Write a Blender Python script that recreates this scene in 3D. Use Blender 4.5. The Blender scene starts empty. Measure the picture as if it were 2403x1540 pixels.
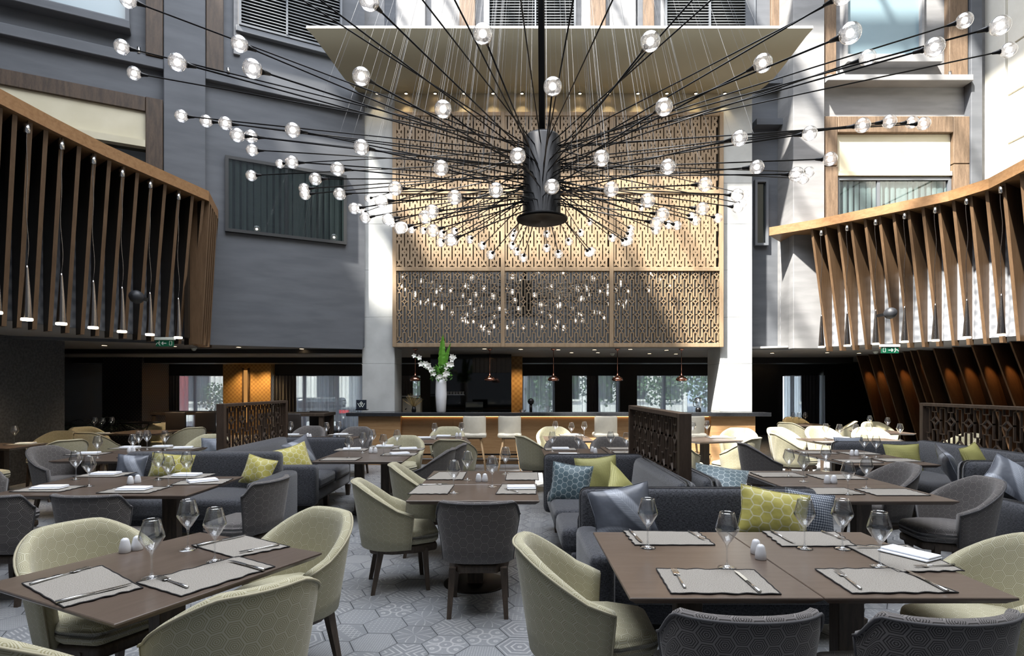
import bpy, math, random
from mathutils import Vector, Matrix
R = math.radians
random.seed(7)
F, HY, CX, H = 1370.0, 908.0, 1201.5, 1.62       # focal (px), horizon row, centre column, eye height (m)
SC = bpy.context.scene
COL = SC.collection

# ------------------------------------------------------------------ camera, sky, sun, exposure
cam_d = bpy.data.cameras.new('camera')
cam_d.sensor_width = 36; cam_d.lens = F / 2403 * 36; cam_d.shift_y = (HY - 770) / 2403
cam_d.clip_end = 300
cam = bpy.data.objects.new('camera', cam_d); COL.objects.link(cam)
cam.location = (0, 0, H); cam.rotation_euler = (R(90), 0, 0)
SC.camera = cam
w = bpy.data.worlds.new('sky'); SC.world = w; w.use_nodes = True
bg = w.node_tree.nodes['Background']
bg.inputs[0].default_value = (0.72, 0.83, 1.0, 1); bg.inputs[1].default_value = 3.6
SUN_DIR = Vector((0.50, 0.47, -0.93)).normalized()
sd = bpy.data.lights.new('sun', 'SUN'); sd.energy = 23; sd.angle = R(1.6); sd.color = (1, 0.95, 0.86)
sun = bpy.data.objects.new('sun', sd); COL.objects.link(sun)
sun.rotation_euler = SUN_DIR.to_track_quat('-Z', 'Y').to_euler(); sun.location = (-4, -4, 20)
ad = bpy.data.lights.new('daylight_fill', 'AREA'); ad.shape = 'RECTANGLE'; ad.size = 13; ad.size_y = 12.5; ad.energy = 2750; ad.color = (.94, .96, 1)  # added area lamp standing in for diffuse daylight from overhead
sky_l = bpy.data.objects.new('daylight_fill', ad); COL.objects.link(sky_l); sky_l.location = (0, 4.0, 14.6)
SC.view_settings.view_transform = 'Standard'; SC.view_settings.look = 'None'
SC.view_settings.gamma = 1; SC.view_settings.use_curve_mapping = False
SC.view_settings.exposure = 0.15
cy = SC.cycles
cy.max_bounces = 7; cy.diffuse_bounces = 4; cy.glossy_bounces = 3; cy.transmission_bounces = 4; cy.transparent_max_bounces = 14
cy.caustics_reflective = False; cy.caustics_refractive = False
cy.sample_clamp_indirect = 6; cy.use_adaptive_sampling = True; cy.adaptive_threshold = 0.02

def P(px, py, z):                                   # world point seen at a pixel, at height z
    Y = F * (z - H) / (HY - py)
    return Vector(((px - CX) / F * Y, Y, z))
def Q(px, py, Y):
    return Vector(((px - CX) / F * Y, Y, H + (HY - py) / F * Y))

# ------------------------------------------------------------------ mesh builder
class MB:
    def __init__(s): s.v = []; s.f = []; s.m = []; s.sm = []; s.uv = {}
    def add(s, vs, fs, mat=0, smooth=False, uvs=None):
        o = len(s.v); s.v += [tuple(p) for p in vs]
        for k, f in enumerate(fs):
            if uvs is not None: s.uv[len(s.f)] = [uvs[i] for i in f] if not callable(uvs) else uvs(k, f)
            s.f.append([i + o for i in f]); s.m.append(mat); s.sm.append(smooth)
        return s
    def box(s, c, d, rz=0, mat=0, ch=0.0, M=None):
        hx, hy, hz = d[0] / 2, d[1] / 2, d[2] / 2
        if M is None: M = Matrix.Translation(Vector(c)) @ Matrix.Rotation(rz, 4, 'Z')
        if ch <= 0:
            vs = [M @ Vector((x, y, z)) for x in (-hx, hx) for y in (-hy, hy) for z in (-hz, hz)]
            return s.add(vs, [(0, 1, 3, 2), (4, 6, 7, 5), (0, 4, 5, 1), (2, 3, 7, 6), (0, 2, 6, 4), (1, 5, 7, 3)], mat)
        ch = min(ch, hx * .9, hy * .9, hz * .9)
        vs = []; idx = {}
        for sx in (-1, 1):
            for sy in (-1, 1):
                for sz in (-1, 1):
                    for a in range(3):
                        p = [sx * (hx - ch), sy * (hy - ch), sz * (hz - ch)]
                        p[a] += (sx, sy, sz)[a] * ch
                        idx[(sx, sy, sz, a)] = len(vs); vs.append(M @ Vector(p))
        fs = []
        for a in range(3):
            b, c2 = (a + 1) % 3, (a + 2) % 3
            for sg in (-1, 1):
                q = []
                for (sb, s2) in ((-1, -1), (1, -1), (1, 1), (-1, 1)):
                    t = [0, 0, 0]; t[a] = sg; t[b] = sb; t[c2] = s2; q.append(idx[(t[0], t[1], t[2], a)])
                fs.append(q if sg > 0 else q[::-1])
            for sb in (-1, 1):                       # edge strips between faces b and c2
                for s2 in (-1, 1):
                    def k(sa, ax):
                        t = [0, 0, 0]; t[a] = sa; t[b] = sb; t[c2] = s2; return idx[(t[0], t[1], t[2], ax)]
                    q = [k(-1, b), k(1, b), k(1, c2), k(-1, c2)]
                    fs.append(q if sb * s2 < 0 else q[::-1])
        for sx in (-1, 1):
            for sy in (-1, 1):
                for sz in (-1, 1):
                    q = [idx[(sx, sy, sz, a)] for a in range(3)]
                    fs.append(q if sx * sy * sz > 0 else q[::-1])
        return s.add(vs, fs, mat)
    def rbox(s, c, d, r=.03, rz=0, mat=0, fn=None, puff=0.0):    # soft rounded block
        h = [x / 2 for x in d]; r = min(r, min(h) * .98)
        M = Matrix.Translation(Vector(c)) @ Matrix.Rotation(rz, 4, 'Z')
        ax = [[-a, -a + r * .35, -a + r, -a / 3, a / 3, a - r, a - r * .35, a] for a in h]
        vs = []; fs = []; seen = {}
        def vid(p):
            key = tuple(round(x, 5) for x in p)
            if key in seen: return seen[key]
            q = Vector([max(-(h[i] - r), min(h[i] - r, p[i])) for i in range(3)])
            n = Vector(p) - q
            if n.length > 1e-9: w_ = q + n.normalized() * r
            else: w_ = Vector(p)
            if puff:
                w_.z += (puff if w_.z > 0 else 0) * (1 - (w_.x / h[0]) ** 2) * (1 - (w_.y / h[1]) ** 2)
            if fn: w_ = fn(w_)
            seen[key] = len(vs); vs.append(M @ w_); return seen[key]
        for a in range(3):
            b, c2 = (a + 1) % 3, (a + 2) % 3
            for sg in (-1, 1):
                for i in range(7):
                    for j in range(7):
                        q = []
                        for (di, dj) in ((0, 0), (1, 0), (1, 1), (0, 1)):
                            p = [0, 0, 0]; p[a] = sg * h[a]; p[b] = ax[b][i + di]; p[c2] = ax[c2][j + dj]
                            q.append(vid(p))
                        if len(set(q)) > 2: fs.append(q if sg > 0 else q[::-1])
        return s.add(vs, fs, mat, True)
    def tube(s, pts, r, n=8, mat=0, caps=True):
        pts = [Vector(p) for p in pts]
        if not isinstance(r, (list, tuple)): r = [r] * len(pts)
        vs = []; fs = []
        up = None
        for i, p in enumerate(pts):
            t = (pts[min(i + 1, len(pts) - 1)] - pts[max(i - 1, 0)]).normalized()
            if up is None: up = Vector((0, 0, 1)) if abs(t.z) < .9 else Vector((1, 0, 0))
            a = t.cross(up).normalized(); b = a.cross(t).normalized(); up = b
            for k in range(n):
                an = 2 * math.pi * k / n
                vs.append(p + (a * math.cos(an) + b * math.sin(an)) * r[i])
        for i in range(len(pts) - 1):
            for k in range(n):
                k2 = (k + 1) % n
                fs.append((i * n + k, i * n + k2, (i + 1) * n + k2, (i + 1) * n + k))
        if caps:
            fs.append(tuple(range(n - 1, -1, -1))); fs.append(tuple((len(pts) - 1) * n + k for k in range(n)))
        return s.add(vs, fs, mat, True)
    def lathe(s, prof, c=(0, 0, 0), n=20, mat=0, M=None, sq=0):
        vs = []; fs = []; m_ = len(prof)
        M = M or Matrix.Translation(Vector(c))
        for (r, z) in prof:
            for k in range(n):
                a = 2 * math.pi * k / n
                vs.append(M @ Vector((r * math.cos(a), r * math.sin(a), z)))
        for i in range(m_ - 1):
            for k in range(n):
                k2 = (k + 1) % n
                fs.append((i * n + k, i * n + k2, (i + 1) * n + k2, (i + 1) * n + k))
        return s.add(vs, fs, mat, True)
    def disc(s, c, r, n=20, mat=0, up=True):
        c = Vector(c)
        vs = [c + Vector((r * math.cos(2 * math.pi * k / n), r * math.sin(2 * math.pi * k / n), 0)) for k in range(n)]
        return s.add(vs, [tuple(range(n)) if up else tuple(range(n - 1, -1, -1))], mat)
    def prism(s, poly, z0, z1, mat=0):
        n = len(poly)
        A = sum(poly[i][0] * poly[(i + 1) % n][1] - poly[(i + 1) % n][0] * poly[i][1] for i in range(n))
        if A < 0: poly = poly[::-1]
        vs = [(x, y, z0) for x, y in poly] + [(x, y, z1) for x, y in poly]
        fs = [tuple(range(n - 1, -1, -1)), tuple(range(n, 2 * n))] + [(i, (i + 1) % n, n + (i + 1) % n, n + i) for i in range(n)]
        return s.add(vs, fs, mat)
    def bar2(s, x0, z0, x1, z1, wd, dp, y=0, mat=0):      # bar lying in the XZ plane
        d = Vector((x1 - x0, 0, z1 - z0)); L = d.length
        if L < 1e-5: return s
        d.normalize(); n = Vector((-d.z, 0, d.x)) * wd / 2
        a = Vector((x0, y, z0)); b = Vector((x1, y, z1)); f_ = Vector((0, -dp / 2, 0)); g = -f_
        vs = [a - n + f_, a + n + f_, b + n + f_, b - n + f_, a - n + g, a + n + g, b + n + g, b - n + g]
        return s.add(vs, [(0, 3, 2, 1), (4, 5, 6, 7), (0, 1, 5, 4), (1, 2, 6, 5), (2, 3, 7, 6), (3, 0, 4, 7)], mat)
    def xf(s, M):
        s.v = [tuple(M @ Vector(p)) for p in s.v]; return s
    def mesh(s, name, mats):
        me = bpy.data.meshes.new(name)
        me.from_pydata(s.v, [], s.f)
        for m_ in mats: me.materials.append(m_)
        me.polygons.foreach_set('material_index', s.m)
        me.polygons.foreach_set('use_smooth', s.sm)
        uvl = me.uv_layers.new(name='UVMap')
        data = [0.0] * (2 * len(me.loops)); li = 0
        for pi, poly in enumerate(me.polygons):
            if pi in s.uv:
                for k in range(len(s.f[pi])):
                    data[2 * (li + k)], data[2 * (li + k) + 1] = s.uv[pi][k]
            else:
                n = poly.normal; a = max(range(3), key=lambda i: abs(n[i]))
                for k, vi in enumerate(s.f[pi]):
                    p = s.v[vi]
                    if a == 0: q = (p[1], p[2])
                    elif a == 1: q = (p[0], p[2])
                    else: q = (p[0], p[1])
                    data[2 * (li + k)], data[2 * (li + k) + 1] = q
            li += len(s.f[pi])
        uvl.data.foreach_set('uv', data)
        me.update()
        return me
    def build(s, name, mats, parent=None, loc=None, rz=None, label=None, cat=None, group=None, kind=None):
        if not isinstance(mats, (list, tuple)): mats = [mats]
        return mk(name, s.mesh(name, mats), parent, loc, rz, label, cat, group, kind)

def mk(name, data, parent=None, loc=None, rz=None, label=None, cat=None, group=None, kind=None, M=None):
    o = bpy.data.objects.new(name, data); COL.objects.link(o)
    if parent: o.parent = parent
    if M is not None: o.matrix_local = M
    if loc is not None: o.location = loc
    if rz is not None: o.rotation_euler = (0, 0, rz)
    if label: o['label'] = label
    if cat: o['category'] = cat
    if group: o['group'] = group
    if kind: o['kind'] = kind
    return o
def thing(name, label, cat, loc=(0, 0, 0), rz=0, group=None, kind=None):
    return mk(name, None, None, loc, rz, label, cat, group, kind)
KIDS = {}
def kids(o):
    return [c for c in o.children]
def dup(src, loc, rz=0, label=None, group=None, M=None):
    r = src.copy(); COL.objects.link(r)
    if M is not None: r.matrix_world = M
    else: r.location = loc; r.rotation_euler = (0, 0, rz)
    if label: r['label'] = label
    if group: r['group'] = group
    for ch in src.children:
        c = ch.copy(); COL.objects.link(c); c.parent = r
        for g in ch.children:
            d = g.copy(); COL.objects.link(d); d.parent = c
    return r
class Proto:                                     # first placing moves the built thing itself, later ones copy it
    def __init__(s, maker): s.maker = maker; s.o = None
    def put(s, loc, rz, label, group=None, M=None):
        if s.o is None:
            s.o = s.maker(); r = s.o
            if M is not None: r.matrix_world = M
            else: r.location = loc; r.rotation_euler = (0, 0, rz)
            r['label'] = label
            if group: r['group'] = group
            return r
        return dup(s.o, loc, rz, label, group, M)

# ------------------------------------------------------------------ materials
class E:                                          # tiny expression wrapper over Math nodes
    def __init__(s, t, k): s.t = t; s.k = k
    def op(s, o, *a):
        n = s.t.nodes.new('ShaderNodeMath'); n.operation = o
        for i, x in enumerate((s,) + a):
            if isinstance(x, E): s.t.links.new(x.k, n.inputs[i])
            else: n.inputs[i].default_value = x
        return E(s.t, n.outputs[0])
    def __add__(s, o): return s.op('ADD', o)
    def __sub__(s, o): return s.op('SUBTRACT', o)
    def __mul__(s, o): return s.op('MULTIPLY', o)
    def __truediv__(s, o): return s.op('DIVIDE', o)
    def abs(s): return s.op('ABSOLUTE')
    def sin(s): return s.op('SINE')
    def mod(s, o): return s.op('FLOORED_MODULO', o)
    def max(s, o): return s.op('MAXIMUM', o)
    def min(s, o): return s.op('MINIMUM', o)
    def lt(s, o): return s.op('LESS_THAN', o)
    def gt(s, o): return s.op('GREATER_THAN', o)
    def sqrt(s): return s.op('SQRT')
    def clamp(s): return s.max(0.0).min(1.0)
def C(r, g, b): return (r, g, b, 1)
def S(r, g, b):                                   # sRGB 0-255 to linear
    f = lambda x: (x / 255 / 12.92) if x <= 10.3 else ((x / 255 + .055) / 1.055) ** 2.4
    return (f(r), f(g), f(b), 1)
def base_mat(name, col=(.5, .5, .5, 1), rough=.6, metal=0, spec=.5, **kw):
    m = bpy.data.materials.new(name); m.use_nodes = True
    b = m.node_tree.nodes['Principled BSDF']
    b.inputs['Base Color'].default_value = col; b.inputs['Roughness'].default_value = rough
    b.inputs['Metallic'].default_value = metal; b.inputs['Specular IOR Level'].default_value = spec
    for k, v in kw.items(): b.inputs[k.replace('_', ' ')].default_value = v
    return m
def nd(m, t): return m.node_tree.nodes.new(t)
def ln(m, a, b): m.node_tree.links.new(a, b)
def bsdf(m): return m.node_tree.nodes['Principled BSDF']
def mixc(m, fac, c1, c2):
    n = nd(m, 'ShaderNodeMix'); n.data_type = 'RGBA'
    for i, x in ((6, c1), (7, c2)):
        if isinstance(x, tuple): n.inputs[i].default_value = x
        else: ln(m, x, n.inputs[i])
    if isinstance(fac, E): ln(m, fac.k, n.inputs[0])
    elif isinstance(fac, float): n.inputs[0].default_value = fac
    else: ln(m, fac, n.inputs[0])
    return n.outputs[2]
def uvxy(m, name=None, src='UV'):
    if name: u = nd(m, 'ShaderNodeUVMap'); u.uv_map = name; o = u.outputs[0]
    else: u = nd(m, 'ShaderNodeTexCoord'); o = u.outputs[src]
    s = nd(m, 'ShaderNodeSeparateXYZ'); ln(m, o, s.inputs[0])
    return E(m.node_tree, s.outputs[0]), E(m.node_tree, s.outputs[1]), E(m.node_tree, s.outputs[2]), o
def noise(m, vec, scale, detail=3, dist=0, stretch=None):
    if stretch:
        mp = nd(m, 'ShaderNodeMapping'); mp.inputs['Scale'].default_value = stretch; ln(m, vec, mp.inputs[0]); vec = mp.outputs[0]
    n = nd(m, 'ShaderNodeTexNoise'); n.inputs['Scale'].default_value = scale; n.inputs['Detail'].default_value = detail
    n.inputs['Distortion'].default_value = dist
    ln(m, vec, n.inputs['Vector']); return E(m.node_tree, n.outputs[0])
def bump(m, h, strength=.3, dist=.01):
    b = nd(m, 'ShaderNodeBump'); b.inputs['Strength'].default_value = strength; b.inputs['Distance'].default_value = dist
    ln(m, h.k, b.inputs['Height']); ln(m, b.outputs[0], bsdf(m).inputs['Normal'])
def mottled(name, c1, c2, scale=2, rough=.7, metal=0, stretch=None, bmp=0, detail=4, spec=.5, src='Object'):
    m = base_mat(name, c1, rough, metal, spec)
    _, _, _, o = uvxy(m, src=src)
    n = noise(m, o, scale, detail, 0, stretch)
    f = ((n - .35) * 3.2).clamp()
    ln(m, mixc(m, f, c1, c2), bsdf(m).inputs['Base Color'])
    if bmp: bump(m, n, bmp, .005)
    return m
def hexd(x, y):
    r3 = 3 ** .5
    def one(a, b):
        a = a.abs(); b = b.abs(); return b.max(b * .5 + a * .8660254)
    a = one((x + 100 * r3).mod(r3) - r3 / 2, (y + 100.0).mod(1.0) - .5)
    b = one((x + (100 * r3 + r3 / 2)).mod(r3) - r3 / 2, (y + 100.5).mod(1.0) - .5)
    return a.min(b)
def hexfab(name, c1, c2, pitch=.062, rings=7.0, rough=.85):
    m = base_mat(name, c1, rough, 0, .3)
    x, y, _, o = uvxy(m)
    d = hexd(x / pitch, y / pitch)
    sn = (d * (2 * math.pi * rings)).sin()
    f = (sn * 1.6 + .5).clamp()
    n = noise(m, o, 900, 2)
    ln(m, mixc(m, f * (n * .5 + .6).clamp(), c1, c2), bsdf(m).inputs['Base Color'])
    bump(m, f, .25, .002)
    bsdf(m).inputs['Sheen Weight'].default_value = .25
    return m
def tweed(name, c1, c2):
    m = base_mat(name, c1, .9, 0, .2)
    x, y, z, o = uvxy(m)
    a = noise(m, o, 42, 3, 0, (1, 6, 1)); b = noise(m, o, 60, 3, 0, (6, 1, 1))
    f = (((a + b) * .5 - .43) * 7.0).clamp()
    ln(m, mixc(m, f, c1, c2), bsdf(m).inputs['Base Color'])
    bump(m, f, .25, .003); bsdf(m).inputs['Sheen Weight'].default_value = .3
    return m
def woodm(name, c1, c2, scale=3, rough=.5, stretch=(1, 12, 12), spec=.4):
    m = base_mat(name, c1, rough, 0, spec)
    _, _, _, o = uvxy(m, src='Object')
    a = noise(m, o, scale, 5, .6, stretch); b = noise(m, o, scale * 8, 3, 0, stretch)
    f = ((a * .65 + b * .35 - .36) * 3.4).clamp()
    ln(m, mixc(m, f, c1, c2), bsdf(m).inputs['Base Color']); bump(m, b, .08, .002)
    return m
def glassm(name, tint=(.97, .98, .98, 1), edge=.9, base=.05, rough=.0, crackle=0):
    m = bpy.data.materials.new(name); m.use_nodes = True; t = m.node_tree
    t.nodes.remove(t.nodes['Principled BSDF']); out = t.nodes['Material Output']
    tr = nd(m, 'ShaderNodeBsdfTransparent'); tr.inputs[0].default_value = tint
    gl = nd(m, 'ShaderNodeBsdfGlossy'); gl.inputs['Roughness'].default_value = rough; gl.inputs[0].default_value = (1, 1, 1, 1)
    lw = nd(m, 'ShaderNodeLayerWeight'); lw.inputs[0].default_value = .5
    f = E(t, lw.outputs['Facing'])
    f = (f * f * f * edge + base).clamp()
    if crackle:
        _, _, _, o = uvxy(m, src='Object')
        n = noise(m, o, 30, 3, 2.5)
        v = ((n - .5).abs() * 14.0)
        v = (v * -1.0 + 1.0).clamp()
        f = (f + v * crackle).clamp()
    mx = nd(m, 'ShaderNodeMixShader'); ln(m, f.k, mx.inputs[0]); ln(m, tr.outputs[0], mx.inputs[1]); ln(m, gl.outputs[0], mx.inputs[2])
    ln(m, mx.outputs[0], out.inputs[0]); return m
def emis(name, col, st):
    m = bpy.data.materials.new(name); m.use_nodes = True; t = m.node_tree
    t.nodes.remove(t.nodes['Principled BSDF']); e = nd(m, 'ShaderNodeEmission')
    e.inputs[0].default_value = col; e.inputs[1].default_value = st; ln(m, e.outputs[0], t.nodes['Material Output'].inputs[0]); return m
def sheer(name, col, alpha, stripe=0):
    m = bpy.data.materials.new(name); m.use_nodes = True; t = m.node_tree
    t.nodes.remove(t.nodes['Principled BSDF'])
    tr = nd(m, 'ShaderNodeBsdfTransparent'); df = nd(m, 'ShaderNodeBsdfDiffuse'); tl = nd(m, 'ShaderNodeBsdfTranslucent')
    df.inputs[0].default_value = col; tl.inputs[0].default_value = col
    a = nd(m, 'ShaderNodeMixShader'); a.inputs[0].default_value = .5; ln(m, df.outputs[0], a.inputs[1]); ln(m, tl.outputs[0], a.inputs[2])
    b = nd(m, 'ShaderNodeMixShader'); b.inputs[0].default_value = alpha
    if stripe:
        x, y, _, o = uvxy(m); n = noise(m, o, 3.0, 3, 0, (4, .02, 1)); ff = ((n - .38) * 3.0).clamp() * stripe + alpha; ln(m, ff.k, b.inputs[0])
    True; ln(m, tr.outputs[0], b.inputs[1]); ln(m, a.outputs[0], b.inputs[2])
    ln(m, b.outputs[0], t.nodes['Material Output'].inputs[0]); return m

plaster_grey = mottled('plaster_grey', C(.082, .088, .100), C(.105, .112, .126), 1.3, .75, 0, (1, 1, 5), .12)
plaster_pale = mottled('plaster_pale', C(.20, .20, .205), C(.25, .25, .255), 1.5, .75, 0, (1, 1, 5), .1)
plaster_cream = mottled('plaster_cream', C(.50, .46, .34), C(.56, .52, .40), 2, .8)
stone = mottled('stone_cladding', C(.44, .45, .44), C(.52, .53, .52), 3, .55, bmp=.05)
stone_w = mottled('white_cladding', C(.60, .58, .52), C(.66, .64, .58), 3, .6)
hood_m = mottled('hood_paint', C(.30, .27, .19), C(.32, .29, .205), 1, .45)
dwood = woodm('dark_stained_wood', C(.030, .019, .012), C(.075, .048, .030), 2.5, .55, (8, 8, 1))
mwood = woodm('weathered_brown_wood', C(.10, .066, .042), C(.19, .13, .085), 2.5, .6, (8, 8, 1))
rail_wood = woodm('oak_rail', C(.20, .105, .045), C(.28, .16, .075), 2.5, .45, (1, 6, 9))
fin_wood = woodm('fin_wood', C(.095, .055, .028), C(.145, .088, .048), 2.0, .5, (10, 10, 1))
fin_shaded = woodm('fin_wood_shaded', C(.016, .011, .007), C(.028, .019, .012), 2.0, .5, (10, 10, 1))  # fin wood with the shade of unlit fin sides put into its colour
oak = woodm('bar_oak', C(.30, .17, .075), C(.42, .26, .13), 1.6, .45, (1, 1, 14))
screen_oak = woodm('screen_oak', C(.25, .175, .105), C(.33, .24, .155), 2, .5, (6, 1, 1))
screen_dark = woodm('divider_wood', C(.045, .030, .021), C(.085, .058, .042), 3, .5, (8, 8, 1))
table_m = woodm('table_veneer', C(.088, .064, .050), C(.118, .088, .070), 3.5, .30, (1, 9, 9), .5)
leg_wood = woodm('chair_leg_wood', C(.040, .028, .020), C(.085, .062, .045), 5, .5, (8, 8, 1))
stool_wood = woodm('stool_leg_wood', C(.45, .30, .16), C(.55, .38, .22), 4, .5, (6, 6, 1))
cream_hex = hexfab('cream_hexagon_fabric', C(.31, .283, .17), C(.52, .495, .375), .066, 9.0)
grey_hex = hexfab('grey_hexagon_fabric', C(.038, .034, .033), C(.20, .185, .18), .064, 9.0)
cream_pipe = base_mat('cream_piping', C(.40, .365, .26), .8)
grey_pipe = base_mat('grey_piping', C(.07, .068, .072), .8)
sofa_m = tweed('charcoal_tweed', C(.020, .022, .028), C(.095, .098, .112))
black_m = base_mat('black_metal', C(.008, .008, .009), .35, .6)
black_disc = base_mat('black_brushed_metal', C(.02, .016, .014), .38, .9, Anisotropic=.8)
steel = base_mat('steel', C(.62, .62, .62), .22, 1)
cone_m = base_mat('gunmetal', C(.30, .28, .27), .22, 1)
copper = base_mat('copper', C(.50, .24, .17), .18, 1)
porc = base_mat('white_porcelain', C(.72, .73, .76), .25)
napkin_m = base_mat('white_linen', C(.78, .80, .85), .8)
mat_m = mottled('linen_placemat', C(.20, .185, .165), C(.37, .345, .31), 260, .9, 0, None, .3, 2, .2, 'UV')
trim_m = base_mat('black_trim', C(.012, .011, .012), .8)
granite = mottled('black_granite', C(.012, .013, .015), C(.035, .037, .042), 120, .22)
white_seat = mottled('ivory_leather', C(.58, .54, .45), C(.64, .60, .51), 8, .55)
glass = glassm('drinking_glass', (.93, .94, .95, 1), edge=1.3, base=.10)
pane_m = glassm('window_glass', (.80, .86, .88, 1), .5, .08)
dark_pane = base_mat('dark_glass', C(.012, .015, .014), .06, 0, .9)
blue_pane = base_mat('blind_behind_glass', C(.20, .28, .32), .12, 0, .8)
globe_m = glassm('crackled_globe_glass', (.95, .95, .96, 1), 1.0, .12, .04, .30)
def glow_globe(m):                                # the lit crackle glass passes on some of the filament's light
    t = m.node_tree; out = t.nodes['Material Output']; old = out.inputs[0].links[0].from_socket
    e = nd(m, 'ShaderNodeEmission'); e.inputs[0].default_value = C(1, .93, .87)
    _, _, _, o = uvxy(m, src='Object'); lw = nd(m, 'ShaderNodeLayerWeight'); lw.inputs[0].default_value = .5
    n = noise(m, o, 26, 3, 2.5); f = E(t, lw.outputs['Facing']); c = (f * -1.0 + 1.0).clamp()
    k = c * c * (n * 1.7 - .3).clamp() * .5
    ln(m, k.k, e.inputs[1]); ad_ = nd(m, 'ShaderNodeAddShader'); ln(m, old, ad_.inputs[0]); ln(m, e.outputs[0], ad_.inputs[1]); ln(m, ad_.outputs[0], out.inputs[0])
glow_globe(globe_m)
bulb_m = emis('lit_filament', C(1, .86, .72), 14)
led_m = emis('lamp_diffuser', C(1, .86, .62), 9)
down_m = emis('downlight_lens', C(1, .72, .42), 12)
strip_m = emis('led_strip', C(1, .52, .16), 5)
mirror = base_mat('bronze_mirror', C(.60, .58, .54), .02, 1)
ceil_m = mottled('ceiling_plaster', C(.30, .295, .285), C(.33, .325, .315), 1, .8)
gwall = mottled('textured_grey_wallcover', C(.045, .048, .052), C(.09, .095, .105), 26, .6, 0, None, .3)
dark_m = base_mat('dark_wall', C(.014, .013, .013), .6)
fabric_panel = None
def panelm():
    m = base_mat('woven_panel', C(.4, .41, .43), .45)
    x, y, _, o = uvxy(m)
    a = (x * 34.0).sin() * (y * 34.0).sin(); b = noise(m, o, 14, 2)
    f = (a * .6 + b).clamp()
    ln(m, mixc(m, f, C(.16, .17, .19), C(.30, .31, .33)), bsdf(m).inputs['Base Color']); return m
fabric_panel = panelm()
def goldm():
    m = base_mat('gold_wallcover', C(.5, .3, .1), .5)
    x, y, _, o = uvxy(m)
    f = ((x * 45.0).sin() * (y * 45.0).sin() * .8 + .5).clamp()
    ln(m, mixc(m, f, C(.28, .165, .06), C(.42, .27, .11)), bsdf(m).inputs['Base Color']); return m
gold_m = goldm()
sheer_m = sheer('sheer_curtain', C(.55, .55, .62), .66, .3)
drape_m = base_mat('grey_drape', C(.10, .105, .13), .9)
crown_m = base_mat('tree_leaf', C(.035, .085, .02), .6)
green_m = base_mat('leaf_green', C(.05, .16, .02), .45)
green_b = base_mat('blade_green', C(.10, .28, .03), .4)
petal = base_mat('white_petal', C(.80, .80, .74), .5)
def pillowhex(name, c1, c2, pitch=.075):
    m = base_mat(name, c1, .45, 0, .4)
    x, y, _, o = uvxy(m)
    d = hexd(x / pitch, y / pitch); f = ((d - .43) * 30.0).clamp()
    n = noise(m, o, 3.2, 2)
    g = (n * .9 + f - .45).clamp()
    ln(m, mixc(m, f * .8, c1, c2), bsdf(m).inputs['Base Color']); bsdf(m).inputs['Sheen Weight'].default_value = .5
    bump(m, noise(m, o, 9, 2), .5, .02); return m
pil_yel = pillowhex('yellow_hexagon_velvet', C(.44, .39, .09), C(.60, .58, .40))
pil_blue = pillowhex('teal_hexagon_velvet', C(.075, .125, .15), C(.40, .46, .47), .06)
def pillowquilt(name, c1, c2, k=260.):
    m = base_mat(name, c1, .55); x, y, _, o = uvxy(m)
    f = (((x + y) * k).sin() * ((x - y) * k).sin() + .35).clamp()
    ln(m, mixc(m, f, c1, c2), bsdf(m).inputs['Base Color']); bump(m, f, .4, .004); return m
pil_quilt = pillowquilt('yellow_quilted_velvet', C(.27, .26, .075), C(.42, .40, .16))
pil_dia = pillowquilt('blue_grey_diamond_fabric', C(.05, .065, .10), C(.40, .43, .48), 170.)
def featherm():
    m = base_mat('grey_feather_satin', C(.2, .2, .2), .35, 0, .5)
    x, y, _, o = uvxy(m)
    def fe(x, y, cx_, cy_, an, L, W):
        c_, s_ = math.cos(an), math.sin(an)
        u = (x - cx_) * c_ + (y - cy_) * s_; v = (y - cy_) * c_ - (x - cx_) * s_
        t = u / L
        wd = (t * (t * -1.0 + 1.0)).max(0.0).sqrt() * (2 * W)
        ins = ((wd - v.abs()) * 60.0).clamp()
        barb = ((u * 260.0 - v.abs() * 300.0).sin() * .10 + .62)
        quill = (v.abs() * -500.0 + 1.6).clamp() * (t.gt(-.25)) * t.lt(1.0)
        return (ins * barb).max(quill)
    f = fe(x, y, .16, -.17, 2.15, .50, .062).max(fe(x, y, .10, -.19, 2.85, .34, .05)).clamp()
    ln(m, mixc(m, f, C(.10, .11, .135), C(.40, .43, .49)), bsdf(m).inputs['Base Color']); bump(m, noise(m, o, 9, 2), .4, .02)
    return m
pil_feath = featherm()
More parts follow.
